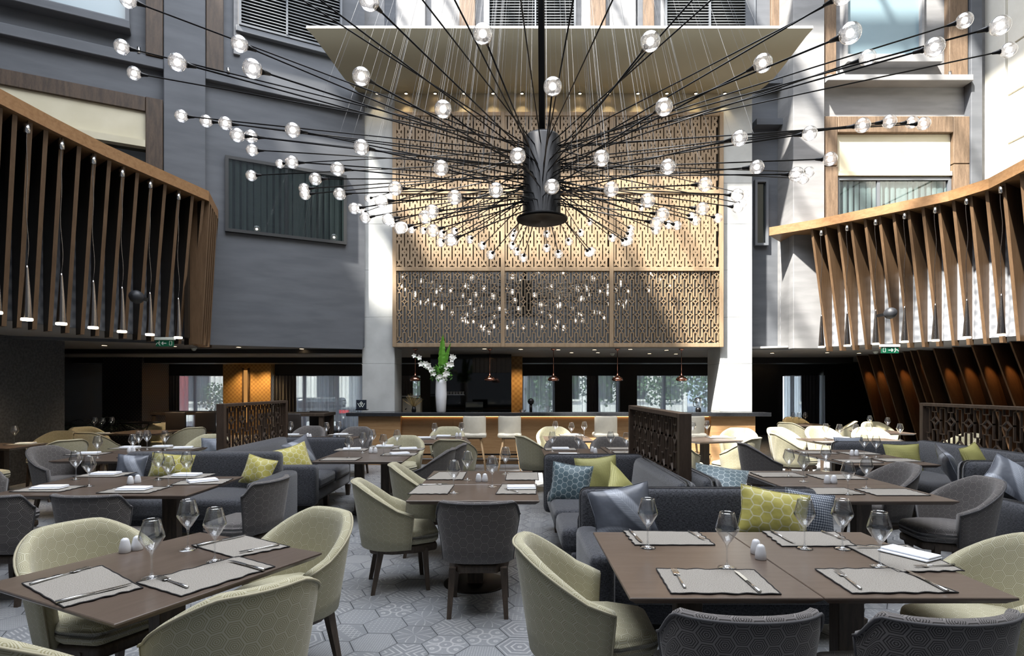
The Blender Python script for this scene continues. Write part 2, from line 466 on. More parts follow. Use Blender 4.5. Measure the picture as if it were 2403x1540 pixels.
def tilem():
    m = base_mat('patterned_hexagon_cement_tile', C(.2, .2, .2), .42, 0, .4)
    x, y, _, o = uvxy(m, 'UVMap'); r, r2, _, _ = uvxy(m, 'tid')
    pi = math.pi
    rad = (x * x + y * y).sqrt()
    ang = y.op('ARCTAN2', x)
    gx = (x * 5.0 + 50.0).mod(1.0) - .5; gy = (y * 5.0 + 50.0).mod(1.0) - .5
    pats = []
    pats.append(((gx * gx + gy * gy).sqrt()).lt(.17))
    pats.append((((x * .5 + y * .866) * 38.0).sin() * ((x * 9.0).sin().gt(-.4))).gt(.35))
    hx = (y.abs()).max(y.abs() * .5 + x.abs() * .866)
    pats.append(((hx * 26.0).sin()).gt(.55))
    pats.append(((ang * 3.0).sin().abs() - rad * .9).abs().lt(.09))
    pats.append((gx.abs().lt(.09)).max(gy.abs().lt(.09)) * ((x + y) * 5.0).sin().gt(-.5))
    c1 = (((x.abs() - .5) * (x.abs() - .5) + (y.abs() - .42) * (y.abs() - .42)).sqrt() * 22.0).sin().gt(.6)
    pats.append(c1.max(rad.op('SUBTRACT', .3).abs().lt(.035)))
    pats.append((((x * 30.0).sin() * (y * 30.0).sin())).abs().gt(.62))
    pats.append(((x.abs() - y.abs()) * 20.0).sin().gt(.6))
    n = len(pats); acc = None
    for i, p_ in enumerate(pats):
        sel = r.gt(i / n) * r.lt((i + 1) / n)
        a = p_ * sel; acc = a if acc is None else acc + a
    wn = noise(m, o, 7, 3)
    tone = (r2 * .6 + wn * .4)
    basec = mixc(m, tone, C(.175, .183, .195), C(.24, .248, .26))
    ln(m, mixc(m, (acc * (hx.lt(.80)) * (wn * .9 + .2)).clamp(), basec, C(.42, .42, .42)), bsdf(m).inputs['Base Color'])
    return m
tile_m = tilem()
grout = base_mat('dark_grout', C(.03, .032, .036), .9)
# ------------------------------------------------------------------ structure
ZC = 2.456                                         # underside of the mezzanine
class Plane:
    def __init__(s, A, d, flip=1):
        s.A = Vector((A[0], A[1])); s.d = Vector(d).normalized(); s.n = Vector((s.d.y, -s.d.x)) * flip
    def hit(s, px, py):
        u = (px - CX) / F                          # ray (u,1)*Y ; A + t d = (uY, Y)
        t = (u * s.A.y - s.A.x) / (s.d.x - u * s.d.y)
        Y = s.A.y + t * s.d.y
        return t, H + (HY - py) / F * Y
    def box(s, mb, t0, t1, z0, z1, d0, d1, mat=0, ch=0):
        c = s.A + s.d * (t0 + t1) / 2 + s.n * (d0 + d1) / 2
        M = Matrix(((s.d.x, s.n.x, 0, c.x), (s.d.y, s.n.y, 0, c.y), (0, 0, 1, (z0 + z1) / 2), (0, 0, 0, 1)))
        if M.to_3x3().determinant() < 0:
            M = M @ Matrix.Scale(-1, 4, (0, 1, 0))
        return mb.box(None, (abs(t1 - t0), abs(d1 - d0), abs(z1 - z0)), M=M, mat=mat, ch=ch)
    def pbox(s, mb, x0, x1, y0, y1, d0, d1, mat=0, ch=0):   # corners as seen (top-left, bottom-right)
        a = s.hit(x0, y0); b = s.hit(x1, y0); c = s.hit(x0, y1)
        return s.box(mb, a[0], b[0], c[1], a[1], d0, d1, mat, ch)
    def pt(s, t, d, z): q = s.A + s.d * t + s.n * d; return Vector((q.x, q.y, z))
WL = Plane((-4.98, 11.34), (1, .533))
WB = Plane((0, 12.4), (1, 0))
WR = Plane((5.0, 12.4), (1, 0))
WS = Plane((10.1, 12.4), (0, -1))
LOW, TOP = 2.456, 15.0

def struct(name, mb, mats, parent=None):
    return mb.build(name, mats, parent, kind='structure' if parent is None else None)

# floor slab + hexagon tiles
fl = struct('floor', MB().box((0, 9.5, -.16), (30, 27, .3)), [grout])
def hex_tile_mesh(rr, seed, pos=None, mb=None):
    pass
Rt = .155; gap = .0022; th = .010
def tile_add(mb, tids, x, y, rnd, r2):
    vs = []; uv = []
    for k in range(6):
        a = math.pi / 3 * k
        vs.append((x + (Rt - gap) * math.cos(a), y + (Rt - gap) * math.sin(a), -th)); uv.append((math.cos(a), math.sin(a)))
    for k in range(6):
        a = math.pi / 3 * k
        vs.append((x + (Rt - gap) * math.cos(a), y + (Rt - gap) * math.sin(a), -.0012)); uv.append((math.cos(a), math.sin(a)))
    for k in range(6):
        a = math.pi / 3 * k
        vs.append((x + (Rt - gap - .0015) * math.cos(a), y + (Rt - gap - .0015) * math.sin(a), 0)); uv.append((math.cos(a), math.sin(a)))
    fs = [tuple(range(12, 18))] + [(k, (k + 1) % 6, 6 + (k + 1) % 6, 6 + k) for k in range(6)] + [(6 + k, 6 + (k + 1) % 6, 12 + (k + 1) % 6, 12 + k) for k in range(6)]
    mb.add(vs, fs, 0, False, uv); tids += [(rnd, r2)] * len(fs)
def with_tid(me, tids):
    l = me.uv_layers.new(name='tid'); dat = []
    for poly, t in zip(me.polygons, tids): dat += list(t) * poly.loop_total
    l.data.foreach_set('uv', dat)
tiles = []
rot = R(-4)
for i in range(-60, 61):
    for j in range(-30, 60):
        x = i * Rt * 1.5; y = j * Rt * 3 ** .5 + (i % 2) * Rt * 3 ** .5 / 2
        X = x * math.cos(rot) - y * math.sin(rot) + .05; Y = x * math.sin(rot) + y * math.cos(rot) + 7
        if abs(X) < 12.5 and 1.0 < Y < 19.8: tiles.append((X, Y))
def vis(t):
    X, Y = t; px = CX + F * X / Y; py = HY + F * H / Y
    if not (0 < px < 2403 and py < 1560): return 0
    s_ = 1
    if 700 < px < 1260 and py > 1190: s_ = 30
    elif 1700 < px < 1900 and 1090 < py < 1130: s_ = 6
    elif 1140 < px < 1300 and py > 1060: s_ = 20
    elif py > 1300 and px < 750: s_ = 10
    return s_ / Y
tiles.sort(key=vis, reverse=True)
protos = []
for k in range(24):
    mb = MB(); tids = []; tile_add(mb, tids, 0, 0, (k + .5) / 24, random.random())
    me = mb.mesh('tile', [tile_m]); with_tid(me, tids); protos.append(me)
for k, (X, Y) in enumerate(tiles[:290]):
    mk('tile', random.choice(protos), fl, (X, Y, random.uniform(-.0006, .0006)), rot)
mb = MB(); tids = []
for X, Y in tiles[290:]:
    c_, s_ = math.cos(rot), math.sin(rot)
    n0 = len(mb.v); tile_add(mb, tids, 0, 0, random.random(), random.random())
    mb.v[n0:] = [(X + a * c_ - b * s_, Y + a * s_ + b * c_, z) for a, b, z in mb.v[n0:]]
me = mb.mesh('tile_field', [tile_m]); with_tid(me, tids)
mk('tile_field', me, fl, kind='stuff')

# ---- left upper wall
t_l = WL.hit(-700, 400)[0]; t_r = WL.hit(850, 500)[0]
mb = MB(); WL.box(mb, t_l - 1, t_r + .05, LOW, TOP, -.35, 0)
wl = struct('wall_left', mb, [plaster_grey])
def wpart(pl, parent, name, mats, items):
    mb = MB()
    for it in items: pl.pbox(mb, *it)
    return mb.build(name, mats, parent)
# lower band, pilaster, ledges
ta, _ = WL.hit(470, 735); z1 = WL.hit(852, 744)[1]
mb = MB(); WL.box(mb, t_l - 1, t_r, LOW - .05, z1, 0, .06); mb.build('lower_band', [plaster_grey], wl)
tp0, tp1 = WL.hit(385, 200)[0], WL.hit(482, 200)[0]
mb = MB(); WL.box(mb, tp0, tp1, z1, TOP, 0, .16, ch=.01); mb.build('pilaster', [plaster_grey], wl)
zl = WL.hit(0, 60)[1]
for (a, b) in ((t_l, tp0), (tp1, t_r)):
    mb = MB(); WL.box(mb, a, b, zl - .19, zl, 0, .13, ch=.01); mb.build('ledge', [plaster_grey], wl)
tb0, tb1 = WL.hit(343, 250)[0], WL.hit(385, 250)[0]
zb1, zb0 = WL.hit(0, 168)[1], WL.hit(0, 205)[1]
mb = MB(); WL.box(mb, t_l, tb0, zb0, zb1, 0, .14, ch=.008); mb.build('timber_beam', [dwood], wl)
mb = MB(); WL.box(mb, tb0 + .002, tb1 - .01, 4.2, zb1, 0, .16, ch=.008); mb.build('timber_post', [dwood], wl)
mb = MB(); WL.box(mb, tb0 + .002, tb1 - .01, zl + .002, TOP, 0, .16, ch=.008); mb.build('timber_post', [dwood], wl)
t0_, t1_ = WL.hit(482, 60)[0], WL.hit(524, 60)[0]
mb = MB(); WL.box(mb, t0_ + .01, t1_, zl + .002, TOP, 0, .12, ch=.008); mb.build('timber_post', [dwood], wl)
zc0 = WL.hit(340, 338)[1]
mb = MB(); WL.box(mb, t_l, tb0, zc0, zb0, .0, .09); mb.build('cream_panel', [plaster_cream], wl)
mb = MB(); WL.box(mb, t_l, tb0, 4.3, zc0 - .12, .0, .05); mb.build('window_pane', [dark_pane], wl)
mb = MB(); WL.box(mb, t_l, tb0, zc0 - .12, zc0 - .002, .0, .20); mb.build('window_head', [plaster_cream], wl)
for x_, y0_, y1_ in ((327, 97, 108), (535, 132, 146)):
    mb = MB(); t_ = WL.hit(x_, y1_)[0]; c_ = WL.pt(t_, .12, zl + .04); mb.tube([c_ - Vector((0, 0, .04)), c_ + Vector((0, 0, .07))], .028, 10)
    mb.build('uplight', [steel], wl)
# window upper left
def window(n, pl, x0, x1, ytop, ybot, pane, depth=.1, mull=(), sillz=None, frame=black_m, curtain=None, fw=.05, ztop=None):
    a = pl.hit(x0, ybot); b = pl.hit(x1, ybot); zt = ztop or pl.hit((x0 + x1) / 2, ytop)[1]; zb = pl.hit((x0 + x1) / 2, ybot)[1]
    root = thing('window_%d' % n, None, None, kind='structure')
    mb = MB(); pl.box(mb, a[0], b[0], zb, zt, .006, .02); mb.build('pane', [pane], root)
    mb = MB()
    for (p, q, r_, s_) in ((a[0], a[0] + fw, zb, zt), (b[0] - fw, b[0], zb, zt), (a[0] + fw, b[0] - fw, zb, zb + fw), (a[0] + fw, b[0] - fw, zt - fw, zt)):
        pl.box(mb, p, q, r_, s_, .0, depth)
    mb.build('frame', [frame], root)
    for m_ in mull:
        mb = MB(); t = pl.hit(m_, ybot)[0]; pl.box(mb, t - .03, t + .03, zb + fw, zt - fw, .0, depth * .8); mb.build('mullion', [frame], root)
    if curtain:
        w0, w1 = a[0] + fw, b[0] - fw; n_ = 60; vs = []; fs = []
        for i in range(n_ + 1):
            t = w0 + (w1 - w0) * i / n_; d = .035 + .012 * math.sin(i * 1.9) * (1 + .4 * math.sin(i * .31))
            vs += [pl.pt(t, d - .01, zb + fw), pl.pt(t, d - .01, zt - fw)]
            if i: fs.append((2 * i - 2, 2 * i, 2 * i + 1, 2 * i - 1))
        MB().add(vs, fs, 0, True).build('curtain', [curtain], root)
        mb = MB(); pl.box(mb, w0, w1, zb + fw, zt - fw, .056, .060); mb.build('outer_pane', [pane_m], root)
    return root, a[0], b[0], zb, zt
gfr = base_mat('grey_window_frame', C(.12, .13, .145), .6)
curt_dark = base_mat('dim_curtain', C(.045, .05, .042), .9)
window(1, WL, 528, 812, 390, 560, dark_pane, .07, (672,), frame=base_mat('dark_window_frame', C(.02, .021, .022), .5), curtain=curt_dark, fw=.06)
r_, a, b, zb, zt = window(2, WL, 26, 305, -260, 30, blue_pane, .12, (), frame=gfr, fw=.06)
mb = MB(); WL.box(mb, a - .35, b + .02, zb - .16, zb - .02, 0, .26, ch=.01); mb.build('sill', [plaster_grey], r_)
def louvre(n, pl, x0, x1, ytop, ybot, mull=None, pitch=.062):
    a = pl.hit(x0, ybot)[0]; b = pl.hit(x1, ybot)[0]; zb = pl.hit(x1, ybot)[1]; zt = zb + 2.4
    root = thing('window_%d' % n, None, None, kind='structure')
    mb = MB(); pl.box(mb, a, b, zb, zt, .003, .012); mb.build('backing', [dark_m], root)
    mb = MB(); fw = .04
    for (p, q, r1, s1) in ((a, a + fw, zb, zt), (b - fw, b, zb, zt), (a + fw, b - fw, zb, zb + fw), (a + fw, b - fw, zt - fw, zt)): pl.box(mb, p, q, r1, s1, 0, .13)
    if mull: t = pl.hit(mull, ybot)[0]; pl.box(mb, t - .015, t + .015, zb + fw, zt - fw, 0, .14)
    mb.build('frame', [gfr], root)
    z = zb + fw + .02; me = None
    L = b - a - 2 * fw
    mb = MB(); mb.box((0, 0, 0), (L, .062, .010)); me = mb.mesh('slat', [slat_m])
    an = math.atan2(pl.d.y, pl.d.x)
    while z < zt - fw - .01:
        c = pl.pt((a + b) / 2, .065, z)
        mk('slat', me, root, M=Matrix.Translation(c) @ Matrix.Rotation(an, 4, 'Z') @ Matrix.Rotation(R(38), 4, 'X')); z += pitch
    mb = MB(); pl.box(mb, a - .05, b + .05, zb - .12, zb - .005, 0, .11, ch=.01); mb.build('sill', [gfr], root)
slat_m = base_mat('louvre_slat', C(.42, .44, .46), .45)
louvre(3, WL, 560, 800, 0, 128, 672)
mb = MB(); WL.pbox(mb, 548, 563, -100, 128, .0, .05); mb.build('reveal', [plaster_pale], wl)

# ---- portal: two clad columns, beam above, hood
YP = 12.4
def X_(px, Y): return (px - CX) / F * Y
def Z_(py, Y): return H + (HY - py) / F * Y
xa, xb, xc, xd = X_(850, YP), X_(926, YP), X_(1690, YP), X_(1765, YP)
zH = Z_(213, YP)
for (x0, x1) in ((xa, xb), (xc, xd)):
    mb = MB(); cuts = [0, 1.09] + [Z_(y, YP) for y in (854, 745, 634, 526, 430)] + [zH + .3]
    root = thing('column', None, None, kind='structure')
    MB().box(((x0 + x1) / 2, YP + .4, zH / 2), (x1 - x0 - .012, .78, zH)).build('core', [grout], root)
    for k in range(len(cuts) - 1):
        MB().box(((x0 + x1) / 2, YP + .4, (cuts[k] + cuts[k + 1]) / 2), (x1 - x0, .80, cuts[k + 1] - cuts[k] - .004), ch=.003).build('cladding_panel', [stone], root)
beam_c = mottled('portal_beam_cladding', C(.42, .36, .25), C(.48, .42, .30), 3, .6)
zL1, zL0 = Z_(272, YP), Z_(812, YP)
mb = MB().box(((xb + xc) / 2, YP + .4, (zL1 + zH + .3) / 2), (xc - xb, .80, zH + .3 - zL1), ch=.003); struct('wall_portal', mb, [beam_c])
mb = MB().box(((xb + xc) / 2, YP + .45, (zL0 + zL1) / 2), (xc - xb, .5, zL1 - zL0 - .002)); struct('wall_behind_screen', mb, [mwood])  # dark brown colour stands for the shade inside the screen's cutouts
# hood: curved sheet
prof = [(12.38, 7.84), (12.15, 7.80), (11.95, 7.80), (11.78, 7.84), (11.60, 7.93), (11.42, 8.05), (11.28, 8.18), (11.17, 8.32), (11.10, 8.44)]
vs = []; fs = []; nx = 2
xs0 = (X_(845, 12.38), X_(1770, 12.38)); xs1 = (X_(718, 11.1), X_(1909, 11.1))
for side in (0, 1):
    for k, (y, z) in enumerate(prof):
        t = (k / (len(prof) - 1)); t = t ** 1.5
        vs.append((xs0[side] + (xs1[side] - xs0[side]) * t, y, z))
n_ = len(prof)
mb = MB()
fs = [(k, k + 1, n_ + k + 1, n_ + k) for k in range(n_ - 1)]
mb.add(vs, fs, 0, True)
top = [(v[0], v[1] + .02, v[2] + .06) for v in vs]
mb.add(top, [f[::-1] for f in fs], 0, True)
mb.add([vs[n_ - 1], vs[2 * n_ - 1], top[2 * n_ - 1], top[n_ - 1]], [(0, 1, 2, 3)], 1)
for s_ in (0, 1):
    for k in range(n_ - 1):
        i = s_ * n_ + k; mb.add([vs[i], vs[i + 1], top[i + 1], top[i]], [(0, 1, 2, 3) if s_ == 0 else (3, 2, 1, 0)], 1)
struct('trim_1', mb, [hood_m, stone_w])
hd = thing('ceiling_cove', None, None, kind='structure')
for k in range(13):
    x = X_(885 + k * 68, 12.3)
    MB().tube([(x, 12.30, 7.86), (x, 12.30, 7.80)], .035, 10).disc((x, 12.30, 7.797), .03, 10, 1, False).build('downlight', [black_m, down_m], hd)
    l = bpy.data.lights.new('cove_spot', 'SPOT'); l.energy = 7; l.color = (1, .78, .45); l.spot_size = R(75); l.spot_blend = .6; l.shadow_soft_size = .03
    mk('cove_spot', l, None, (x, 12.22, 7.74)).rotation_euler = (R(12), 0, 0)

# ---- back upper wall above the hood, right walls
YB = 13.0
WBK = Plane((0, YB), (1, 0))
mb = MB().box(((X_(760, YB) + X_(1960, YB)) / 2, YB + .15, 12), (X_(1960, YB) - X_(760, YB) + 2.5, .3, 6.4)); wb = struct('wall_back', mb, [plaster_pale])
for (x0, x1, m_) in ((785, 818, plaster_pale), (854, 905, plaster_pale), (930, 1000, plaster_pale), (905, 930, plaster_grey), (1385, 1420, mwood), (1430, 1490, plaster_pale), (1494, 1507, plaster_grey)):
    mb = MB(); WBK.pbox(mb, x0, x1, -200, 90, 0, .12, ch=.01); mb.build('pilaster', [m_], wb)
for (x0, x1) in ((819, 853), (1080, 1116), (1506, 1531), (1802, 1838)):
    mb = MB(); WBK.pbox(mb, x0, x1, -200, 90, 0, .18, ch=.008); mb.build('timber_post', [mwood], wb)
louvre(4, WBK, 1145, 1350, 0, 86, 1256); louvre(5, WBK, 1558, 1768, 0, 86, 1662)

# recessed strip x 1765-1850 and lit pilaster 1850-1925
mb = MB().box(((X_(1765, 12.9) + X_(1855, 12.9)) / 2, 13.05, (LOW + TOP) / 2), (X_(1870, 12.9) - X_(1750, 12.9), .3, TOP - LOW)); wr0 = struct('wall_recess', mb, [plaster_grey])
WRC = Plane((5, 12.9), (1, 0))
window(6, WRC, 1768, 1799, 425, 578, dark_pane, .1, (), frame=gfr, fw=.05)
for yy in (195, 290):
    mb = MB(); WRC.pbox(mb, 1765, 1850, yy, yy + 14, 0, .25); mb.build('ledge', [plaster_grey], wr0)
mb = MB(); t0, t1 = WR.hit(1850, 300)[0], WR.hit(2330, 300)[0]
WR.box(mb, t0, t1, LOW, TOP, -.5, 0); wr = struct('wall_right', mb, [plaster_pale])
mb = MB(); WR.pbox(mb, 1850, 1922, -300, 820, 0, .22, ch=.01); mb.build('pilaster', [plaster_pale], wr)
mb = MB(); WR.pbox(mb, 2262, 2288, -300, 640, 0, .2, ch=.01); mb.build('pilaster', [plaster_grey], wr)
mb = MB(); WR.pbox(mb, 1925, 2259, 192, 206, 0, .30, ch=.01); mb.build('ledge', [plaster_pale], wr)
zl2 = WR.hit(1925, 192)[1]
for (x0, x1, y0, y1, nm) in ((1925, 1953, -300, 190, 'timber_post'), (2215, 2258, -300, 190, 'timber_post'), (1925, 1956, 281, 395, 'timber_post'), (1925, 1957, 397, 560, 'timber_post'),
                             (2225, 2262, 281, 390, 'timber_post'), (2225, 2262, 392, 560, 'timber_post'), (1957, 2224, 281, 318, 'timber_beam')):
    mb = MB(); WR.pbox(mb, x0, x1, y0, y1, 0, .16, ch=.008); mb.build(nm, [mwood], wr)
mb = MB(); WR.pbox(mb, 1957, 2224, 319, 407, 0, .07); mb.build('cream_panel', [plaster_cream], wr)
mb = MB(); WR.pbox(mb, 1957, 2224, 407, 417, 0, .13); mb.build('window_head', [plaster_cream], wr)
window(7, WR, 1957, 2224, 420, 560, dark_pane, .1, (2056,), frame=gfr, curtain=base_mat('pale_curtain', C(.34, .36, .33), .9), fw=.06)
r_, a, b, zb, zt = window(8, WR, 1977, 2160, -200, 140, blue_pane, .12, (), frame=plaster_pale, fw=.05)
mb = MB(); WR.box(mb, a - .02, b + .3, zb - .18, zb - .01, 0, .24, ch=.01); mb.build('sill', [plaster_pale], r_)
for x_ in (1955, 2216):
    mb = MB(); t_ = WR.hit(x_, 190)[0]; c_ = WR.pt(t_, .16, zl2 + .04); mb.tube([c_ - Vector((0, 0, .04)), c_ + Vector((0, 0, .09))], .03, 10); mb.build('uplight', [steel], wr)
# right side wall with white cladding boards
mb = MB(); WS.box(mb, -.1, 16, LOW, TOP, -.35, 0); ws = struct('wall_right_side', mb, [plaster_cream])
z = 5.28
zz = [Z_(y, F / 110.5) for y in (0,)]
zb_ = 4.6
while zb_ < TOP:
    mb = MB(); WS.box(mb, .55, 9, zb_, zb_ + .945, 0, .045, ch=.006); mb.build('cladding_panel', [stone_w], ws); zb_ += .98
mb = MB(); WS.box(mb, 0, .5, LOW, TOP, 0, .06, ch=.006); mb.build('cladding_return', [stone_w], ws)

# ---- shell around the atrium and the ground floor
outer = thing('wall_shell', None, None, kind='structure')
for nm, c, d in (('wall_left_front', (-9.75, 2.2, 8.7), (.3, 13.5, 12.6)), ('wall_front', (0, -4.65, 7.5), (30, .3, 15)), ('wall_right_front', (10.6, -1.3, 8.7), (.3, 6.6, 12.6)),):
    MB().box(c, d).build(nm, [plaster_grey], outer)
zr = 15.1

def offset(path, d):
    out = []
    for i, p in enumerate(path):
        a = Vector(path[max(i - 1, 0)]); b = Vector(path[min(i + 1, len(path) - 1)])
        t = (b - a).normalized(); n = Vector((t.y, -t.x)); out.append((p[0] + n.x * d, p[1] + n.y * d))
    return out
# mezzanine slabs (ceiling of the ground floor)
pL = [(P(0, 745, ZC)), ]
RAILZ = 4.95
def rp(px, py, z=RAILZ): v = P(px, py, z); return (v.x, v.y)
rail_R = [rp(1805, 535), rp(1915, 516), rp(2025, 493), rp(2126, 472), rp(2226, 450), rp(2320, 420), rp(2403, 375)]
d_ = Vector(rail_R[-1]) - Vector(rail_R[-2]); q = Vector(rail_R[-1])
rail_R += [(q.x + .1, q.y - 1.5), (q.x + .0, q.y - 3.5), (q.x - .2, -4.5)]
rail_L = [(-5.75, -4.5), (-5.8, 3.0), rp(0, 210), rp(125, 277), rp(250, 341), rp(375, 398), rp(490, 450)]
endL = WL.pt(WL.hit(512, 520)[0], .0, 0)
def slab(poly, name='ceiling'): return struct(name, MB().prism(poly, ZC, ZC + .04), [ceil_m])
a1 = WL.pt(t_r, -.1, 0); a0 = WL.pt(t_l - 1, -.1, 0)
slab([(-15, -4.5)] + offset(rail_L, -.72 * .92) + [(endL.x - .5, endL.y - .2), (a1.x, a1.y), (a1.x, 22), (-15, 22)])
slab([(a1.x + .001, 12.72), (xd, 12.72), (xd, 22), (a1.x + .001, 22)])
slab([(xd + .001, 22), (xd + .001, 12.85), (X_(1850, 12.4), 12.42), (rail_R[1][0] + .35, 12.42)] + offset(rail_R, -.80 * .92)[1:] + [(15, -4.5), (15, 22)])

# ---- fin balustrades
def path_pt(path, px=None, t=None):
    best = None
    for i in range(len(path) - 1):
        (x0, y0), (x1, y1) = path[i], path[i + 1]
        u = (px - CX) / F
        den = (x1 - x0) - u * (y1 - y0)
        if abs(den) < 1e-9: continue
        k = (u * y0 - x0) / den
        if -1e-6 <= k <= 1 + 1e-6:
            X, Y = x0 + (x1 - x0) * k, y0 + (y1 - y0) * k
            if Y > .5: best = (X, Y)
    return best
def ribbon(mb, pa, pb, z0, z1, mat=0):
    """solid strip between two plan paths"""
    n = len(pa); vs = [(x, y, z0) for x, y in pa] + [(x, y, z0) for x, y in pb] + [(x, y, z1) for x, y in pa] + [(x, y, z1) for x, y in pb]
    fs = []
    for i in range(n - 1):
        fs += [(i, n + i, n + i + 1, i + 1), (2 * n + i, 2 * n + i + 1, 3 * n + i + 1, 3 * n + i), (i, i + 1, 2 * n + i + 1, 2 * n + i), (n + i, 3 * n + i, 3 * n + i + 1, n + i + 1)]
    fs += [(0, 2 * n, 3 * n, n), (n - 1, 2 * n - 1, 4 * n - 1, 3 * n - 1)]
    return mb.add(vs, fs, mat)
def balustrade(name, path, side, inx, fins, fin_dir, wtop, wbot, m_fin, m_rail, lean=.0):
    root = thing(name, None, None, kind='structure')
    inner = offset(path, inx)                       # towards the wall
    mb = MB(); ribbon(mb, path, offset(path, inx * .12), RAILZ - .16, RAILZ + .01); mb.build('handrail', [m_rail], root)
    mb = MB(); ribbon(mb, offset(path, inx * .121), inner, RAILZ - .16, RAILZ - .12); mb.build('soffit_board', [m_rail], root)
    mb = MB(); ribbon(mb, offset(path, inx * .90), offset(path, inx * .97), ZC - .0, RAILZ - .161); pnl = mb
    uvs_l = 0
    pnl.build('woven_panel', [fabric_panel], root)
    for px in fins:
        p = path_pt(path, px)
        if not p: continue
        p = Vector(p); fd = Vector(fin_dir).normalized() if fin_dir else None
        if fd is None: continue
        t = Vector((-fd.y, fd.x)); thk = .024
        zt = RAILZ - .162; zb = ZC - .10
        f0 = .08; back = wtop
        out = []
        for (dd, z) in ((f0, zt), (back, zt), (back - .0, 3.55), (back - .02, zb), (back - wbot, zb)):
            out.append((dd, z))
        vs = []
        for s_ in (-thk, thk):
            for (dd, z) in out: q = p + fd * dd + t * s_; vs.append((q.x, q.y, z))
        n = len(out)
        fs = [tuple(range(n)), tuple(range(2 * n - 1, n - 1, -1))] + [(i, n + i, n + (i + 1) % n, (i + 1) % n) for i in range(n)]
        mbf_ = MB().add(vs, fs); mbf_.m = [0] * len(fs); mbf_.m[2 + 4] = 1; mbf_.m[2 + 3] = 1; mbf_.build('fin', [m_fin, fin_wood], root)
    return root
finsR = [1899, 1930, 1961, 1991, 2024, 2058, 2091, 2126, 2160, 2197, 2232, 2272, 2310, 2350, 2392, 2440]
finsL = [-520, -430, -350, -280, -220, -165, -115, -70, -30, 5, 40, 76, 113, 150, 191, 227, 262, 295, 328, 361, 393, 426, 457, 482]
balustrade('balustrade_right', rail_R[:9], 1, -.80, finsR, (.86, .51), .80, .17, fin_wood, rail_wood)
mbp = balustrade('balustrade_left', rail_L[1:], 1, -.72, finsL, (-.80, .60), .74, .20, fin_shaded, rail_wood)
# return piece at the left balustrade's far end
ret = [rail_L[-1], (endL.x, endL.y)]
ro = thing('balustrade_return', None, None, kind='structure')
mb = MB(); ribbon(mb, ret, offset(ret, -.09), RAILZ - .16, RAILZ + .009); mb.build('handrail', [rail_wood], ro)
for k in range(6):
    a = Vector(ret[0]).lerp(Vector(ret[1]), .04 + k * .19); b = Vector((-.5, -.1))
    vs = []
    for dx in (0, .035):
        for (dd, z) in ((0.0, RAILZ - .161), (.35, RAILZ - .161), (.35, ZC - .1), (.14, ZC - .1)):
            vs.append((a.x - dd + .0, a.y + dx, z))
    MB().add(vs, [(0, 1, 2, 3), (7, 6, 5, 4), (0, 4, 5, 1), (1, 5, 6, 2), (2, 6, 7, 3), (3, 7, 4, 0)]).build('fin', [fin_wood], ro)
mb = MB(); a = Vector(ret[0]); b = Vector(ret[1])
mb.prism([(a.x - .36, a.y - .1), (a.x - .30, a.y - .1), (b.x - .30, b.y), (b.x - .36, b.y)], ZC, RAILZ - .161); mb.build('back_board', [fin_shaded], ro)
# ------------------------------------------------------------------ fretwork
def fret(wd, ht, u, bw, dp, phase=0.0, pf=5.05):
    """lattice of staggered diamonds and tall frames, clipped to wd x ht, u = column pitch"""
    mb = MB(); Pd = pf * u
    def bar(x0, z0, x1, z1, w_=bw):
        if x0 == x1:
            if not (-1e-4 <= x0 <= wd + 1e-4): return
            a, b = max(0, min(z0, z1)), min(ht, max(z0, z1))
            if b - a > 1e-3: mb.bar2(x0, a, x1, b, w_, dp)
        elif z0 == z1:
            if not (0 <= z0 <= ht): return
            a, b = max(0, min(x0, x1)), min(wd, max(x0, x1))
            if b - a > 1e-3: mb.bar2(a, z0, b, z1, w_, dp)
        else:
            if 0 <= (x0 + x1) / 2 <= wd and 0 <= (z0 + z1) / 2 <= ht and min(x0, x1) >= -.002 and max(x0, x1) <= wd + .002 and min(z0, z1) >= -.01 and max(z0, z1) <= ht + .01: mb.bar2(x0, z0, x1, z1, w_, dp)
    nc = int(wd / u) + 2
    for i in range(-1, nc):
        x = (i + .5) * u
        for k in range(-1, int(ht / Pd) + 2):
            z = k * Pd + (Pd / 2 if i % 2 else 0) + phase * u
            r = .40 * u
            for (a, b, c, d) in ((0, r, r, 0), (r, 0, 0, -r), (0, -r, -r, 0), (-r, 0, 0, r)): bar(x + a, z + b, x + c, z + d)
            bar(x, z + r, x, z + .85 * u); bar(x, z - r, x, z - .85 * u)
            bar(x + r, z, x + .69 * u, z); bar(x - r, z, x - .69 * u, z)
            h0, h1, hw = z + .85 * u, z + Pd - .85 * u, .31 * u
            bar(x - hw, h0, x - hw, h1); bar(x + hw, h0, x + hw, h1); bar(x - hw, h0, x + hw, h0); bar(x - hw, h1, x + hw, h1)
            # little cups that flare beside each diamond
            bar(x - .69 * u, z, x - .69 * u, z + .02)
    return mb
